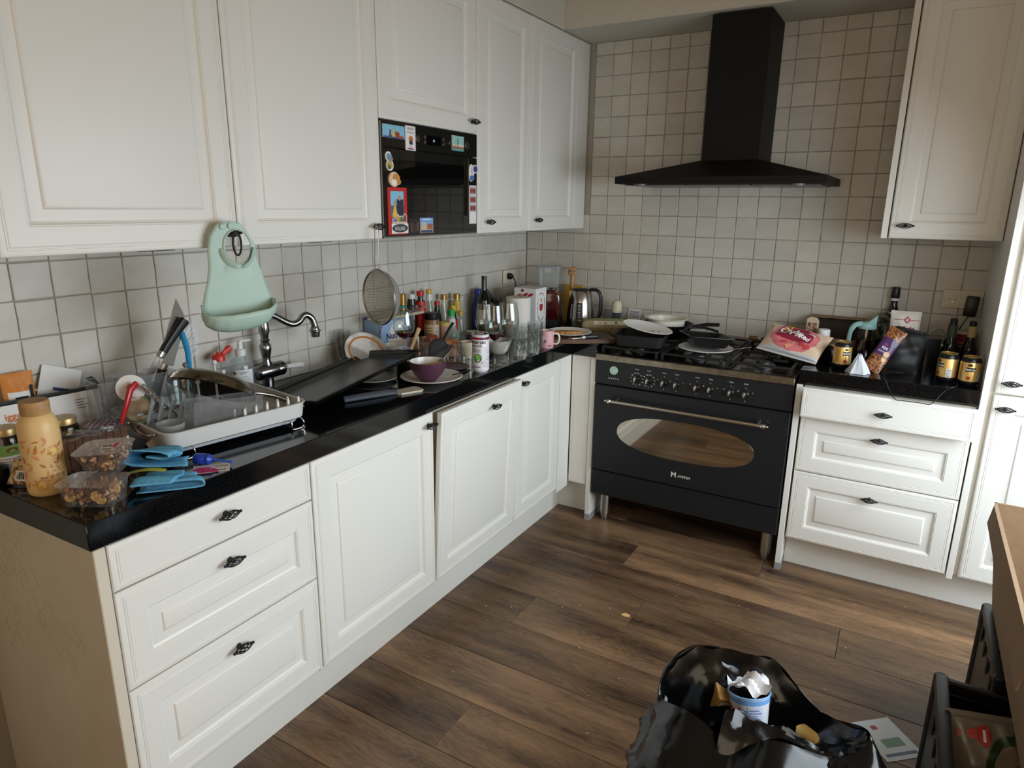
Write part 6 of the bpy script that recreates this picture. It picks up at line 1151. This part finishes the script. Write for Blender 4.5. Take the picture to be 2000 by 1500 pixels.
def flapfn(u, v):
    x = -.10+.26*u; y = -.02+.16*v; z = .40+.05*math.sin(PI*v)*(1-.3*u)-.09*(1-v)**2
    return (x, y, z+crumple((x, y, .5), .022, 7))
G().grid(flapfn, 26, 16).obj('bag_fold', M_bag, t, ang=20)
# rubbish in the bag
t = thing('yoghurt_tub', 'white and blue yoghurt tub on top of the rubbish in the bin bag', 'tub', (1.808, -2.055, .305), (math.radians(-14), math.radians(-6), math.radians(18)))
G().lathe(cup(.038, .05, .105, .0015, .003), 30).obj('tub_wall', M((214, 216, 222), .35), t); g = G(); A = face(1.808, -2.06)-.3; RY = .0445
def tband(g, a0, a1, z0, z1, mi, off=.0006, n=10): g.grid(lambda u, v: tuple((.038+.012*(z0+(z1-z0)*v)/.105+off)*f for f in (math.cos(a0+(a1-a0)*u), math.sin(a0+(a1-a0)*u)))+(z0+(z1-z0)*v,), n, 2, mi)
tband(g, A-1.5, A+.0, .004, .05, 0); tband(g, A-1.5, A+1.5, .088, .1, 1); tband(g, A+.0, A+.8, .02, .085, 2)
for k in range(8): tband(g, A+.08, A+.7-.12*(k % 3), .026+.007*k, .0285+.007*k, 3, .0012, 5)
cyltext(g, 'hof', .026, .047, A-.75, .068, 4, .0014, .001); cyltext(g, 'yoghurt', .016, .0435, A-.6, .028, 5, .0014, .0005)
g.obj('printed_label', [M((50, 66, 140), .4), M((110, 160, 214), .4), M((200, 206, 226), .4), M((110, 120, 170), .5), M((170, 40, 44), .4), M((232, 232, 236), .4)], t)
G().tube(ring(.0505, .105, 30), .0022, 6, closed=True).obj('rim', M((120, 166, 214), .4), t)
def pfn(u, v): return (-.05+.1*u, -.03+.06*v, .118+.016*math.sin(7*u)*math.cos(5*v)+.018*v+.006*math.sin(19*u+11*v))
G().grid(pfn, 16, 10).obj('peeled_foil', M((224, 224, 226), .4), t, ang=20)
t = thing('beer_can', 'gold beer can lying among the rubbish in the bin bag', 'can', (1.895, -1.985, .335), (math.radians(98), 0, math.radians(55)))
G().lathe([(0, 0), (.026, 0), (.033, .012), (.033, .096), (.028, .106), (0, .106)], 26).obj('can_body', M_gold, t); G().lathe([(.0262, .1065), (.0275, .110), (.025, .107), (0, .1065)], 22).obj('can_top', M((30, 30, 34), .3, metal=.5), t)
t = thing('gold_wrapper', 'gold labelled carton corner among the rubbish in the bin bag', 'carton', (1.735, -2.025, .365), (.5, .3, .7)); G().box(-.045, .045, -.03, .03, -.035, .03, b=.002).obj('carton_body', M((150, 112, 52), .4), t); G().box(-.03, .01, -.0308, -.0302, -.02, .015).obj('printed_panel', M((206, 190, 150), .5), t)
vessel('foil_bowl', 'grey plastic dish below the yoghurt tub in the bin bag', 'dish', 1.85, -2.10, [('dish_wall', cup(.04, .055, .03, .002, .003), M((150, 140, 130), .4))], .285)
# ------------------------------------------------------------------ crates and box at the right edge
M_cr = mat('black crate plastic', (15, 15, 16), .42)
def crate(name, label, x0, x1, y0, y1, h, latch=True):
    t = thing(name, label, 'crate', ((x0+x1)/2, (y0+y1)/2, .0005)); w, d = (x1-x0)/2, (y1-y0)/2; th = .012
    G().box(-w, w, -d, d, 0, .012).obj('base', M_cr, t, ang=0)
    for sx in (-1, 1):
        o = G().box(sx*w-(th if sx > 0 else 0), sx*w+(0 if sx > 0 else th), -d+th, d-th, .012, h-.03, b=.002).obj('side_wall', M_cr, t)
        G().box(sx*w-(.026 if sx > 0 else .006), sx*w+(.006 if sx > 0 else .026), -d, d, h-.03, h, b=.006, seg=2).obj('rim', M_cr, t)
        for k in range(5): G().box(sx*w-.002+(.004*sx), sx*w+.002+(.004*sx), -d+.06+.09*k-.012, -d+.06+.09*k+.012, h-.085, h-.045).obj('slot', M_brub, o)
    for sy in (-1, 1):
        G().box(-w+th, w-th, sy*d-(th if sy > 0 else 0), sy*d+(0 if sy > 0 else th), .012, h-.05, b=.002).obj('end_wall', M_cr, t); G().box(-w, w, sy*d-(.022 if sy > 0 else 0), sy*d+(0 if sy > 0 else .022), h-.045, h-.006, b=.005).obj('rim', M_cr, t)
        if latch: G().box(-.012+.05, .05+.045, sy*(d-.01)-.012, sy*(d-.01)+.012, h-.006, h+.03, b=.003).obj('latch', M_cr, t)
    for sx in (-1, 1):
        for sy in (-1, 1): G().cyl(.017, .01, h-.001, 14, 0, T((sx*(w-.008), sy*(d-.008), 0)), b=.004).obj('corner_post', M_cr, t)
    return t
crate('folding_crate', 'black folding crate in front holding the frozen food bag', 2.212, 2.62, -2.16, -1.59, .335)
crate('folding_crate', 'black folding crate behind, under the cardboard box', 2.345, 2.78, -1.575, -1.165, .362, False)
t = thing('cardboard_box', 'open brown cardboard box standing on the rear black crate', 'cardboard box', (2.57, -1.62, .366)); W0, W1, D0, D1, H_ = .21, .258, .43, .435, .345
M_cbx = mat('box cardboard', (144, 118, 90), .85, noise=(50, (132, 106, 80), .3))
def wall_(a, b_, n_): a, b_ = [Vector(p) for p in a], [Vector(p) for p in b_]; return G().loft([[tuple(p) for p in a], [tuple(p+Vector(n_)) for p in a]]).obj('box_wall', M_cbx, t, ang=0)
for nm, q, n_ in (('side_wall', [(-W0, -D0, 0), (-W0, D0, 0), (-W1, D1, H_), (-W1, -D1, H_)], (.006, 0, 0)), ('side_wall', [(W0, -D0, 0), (W0, D0, 0), (W1, D1, H_), (W1, -D1, H_)], (-.006, 0, 0)), ('end_wall', [(-W0, D0, 0), (W0, D0, 0), (W1, D1, H_), (-W1, D1, H_)], (0, -.006, 0)), ('end_wall', [(-W0, -D0, 0), (W0, -D0, 0), (W1, -D1, H_), (-W1, -D1, H_)], (0, .006, 0))):
    G().loft([q, [tuple(Vector(p)+Vector(n_)) for p in q]]).obj(nm, M_cbx, t, ang=0)
G().box(-W0, W0, -D0, D0, 0, .006).obj('floor_panel', M_cbx, t, ang=0)
G().loft([[(-W1, D1-.03, H_), (-W1, -D1+.02, H_), (-W1-.012, -D1+.02, H_-.09), (-W1-.008, D1-.03, H_-.06)], [(-W1-.004, D1-.03, H_), (-W1-.004, -D1+.02, H_), (-W1-.016, -D1+.02, H_-.09), (-W1-.012, D1-.03, H_-.06)]]).obj('folded_flap', M_cbx, t, ang=0)
g = G(); box_text(g, 'FRAGILE' if False else '1234567890', .035, 0, (-W0-.024, -.02, .15), (0, -1, 0), (-.99, 0, -.15)); g.obj('stamped_code', M((110, 80, 56), .8), t, ang=0)
t = thing('frozen_food_bag', 'green and white frozen food bag with red number one badge in the crate', 'food bag', (2.325, -1.78, .205), (math.radians(-20), math.radians(-3), math.radians(12))); w, h = .17, .30
def fmi(u, v):
    d = math.hypot((u-.88)/.42, (v-.62)/.26)
    if v < .24: return 2
    if d < .72: return 3
    if d < 1: return 1
    if v < .48: return 1 if (u*1.6+v*2.2) % .5 < .22 else 4
    return 0
g = packet(w, h, .075, .005, 77, fmi, 60, 70); g.obj('pouch', [M((120, 112, 98), .3), M((44, 64, 32), .3), M((36, 44, 70), .35), M((140, 122, 104), .35), M((98, 104, 62), .3)], t)
g2 = G(); g2.fr = g.fr; on_packet(g2, w, h, 'BESTE COLLECTIE', .017, .55, .18, 0, 0, .0005); on_packet(g2, w, h, 'MEILLEURE', .019, .6, .11, 0, 0, .0006); on_packet(g2, w, h, 'NOTRE', .011, .45, .145, 0)
pt = lambda u, v, o_: tuple(Vector(g.fr(min(max(u, .01), .99), min(max(v, .01), .99)))+Vector((0, -o_, 0)))
g2.add([pt(u, v, .003) for u, v in ((.36, .90), (.52, .92), (.56, .86), (.53, .79), (.46, .76), (.38, .80))], [tuple(range(6))], 1); g2.add([pt(u, v, .0025) for u, v in ((.12, .86), (.38, .89), (.38, .81), (.12, .80))], [(0, 1, 2, 3)], 1)
on_packet(g2, w, h, '1', .034, .46, .84, 0, 0, .0015, off=.005)
for k in range(5): g2.add([pt(.78+.05*k+x, .55+.03*(k % 3)+z, .003+.0004*k) for x, z in leaf(.03, .045, 1.2+.5*k)], [tuple(range(6))], 2)
o = g2.obj('print', [M((226, 222, 210), .5), M((176, 50, 42), .4), M((140, 62, 44), .5)], t, ang=0); o['kind'] = 'stuff'
t = thing('clear_bottle', 'empty clear plastic bottle stuck beside the food bag in the crate', 'bottle', (2.405, -1.66, .17), (math.radians(8), math.radians(8), 0)); G().lathe([(0, 0), (.03, 0), (.032, .004), (.032, .1), (.014, .135), (.014, .15), (0, .15)], 20).obj('body', glass('pet bottle', (250, 251, 251), .06, .06, haze=.02), t); G().cyl(.016, .1505, .168, 14).obj('cap', M((190, 40, 44), .4), t)
# floor bits
t = sheet('magazine', 'pale printed flyer lying on the floor beside the black crate', 'flyer', (2.135, -1.60, .0015), (.75, .66, 0), (0, 0, 1), .13, .16, .001, M((214, 220, 226), .4), [(M((170, 44, 50), .5), 'r', .35, .5, .75, .85), (M((110, 150, 120), .5), 'r', .3, .8, .3, .5), (M((90, 110, 150), .5), 'r', .1, .9, .1, .16)], None)
tag(G().prism([(-.018, -.006), (.0, -.012), (.02, -.004), (.014, .01), (-.006, .012)], 0, .003).obj('dropped_crisp', M((224, 182, 120), .6), None, (1.207, -1.305, .0006), ang=0), 'pale crisp fragment lying on the floor planks', 'crumb')
g = G(); rd = random.Random(5)
for k in range(70):
    x, y = rd.uniform(.55, 2.2), rd.uniform(-2.0, -.65); l = rd.uniform(.0012, .003); g.sphere(1, 5, rd.randrange(2), T((x, y, l*.5), (0, 0, rd.random()*3), (l*1.5, l, l*.6)))
o = tag(g.obj('floor_crumbs', [M((206, 196, 176), .8), M((190, 140, 80), .8)]), 'scattered pale crumbs on the floor in front of the cooker', 'crumbs'); o['kind'] = 'stuff'
# splashes on the sink door
d = bpy.data.objects['sink_cabinet'].children; d = [c for c in d if c.name.startswith('door')][0]; g = G(); rd = random.Random(6)
for k in range(46):
    x = rd.gauss(.40, .03); z = rd.uniform(.12, .46); l = rd.uniform(.0008, .0022); g.sphere(1, 6, 0, T((x, -.0188, z), (0, 0, 0), (l, .0005, l*rd.uniform(1, 2.2))))
o = g.obj('splash_stains', M((120, 96, 70), .6), d); o['kind'] = 'stuff'
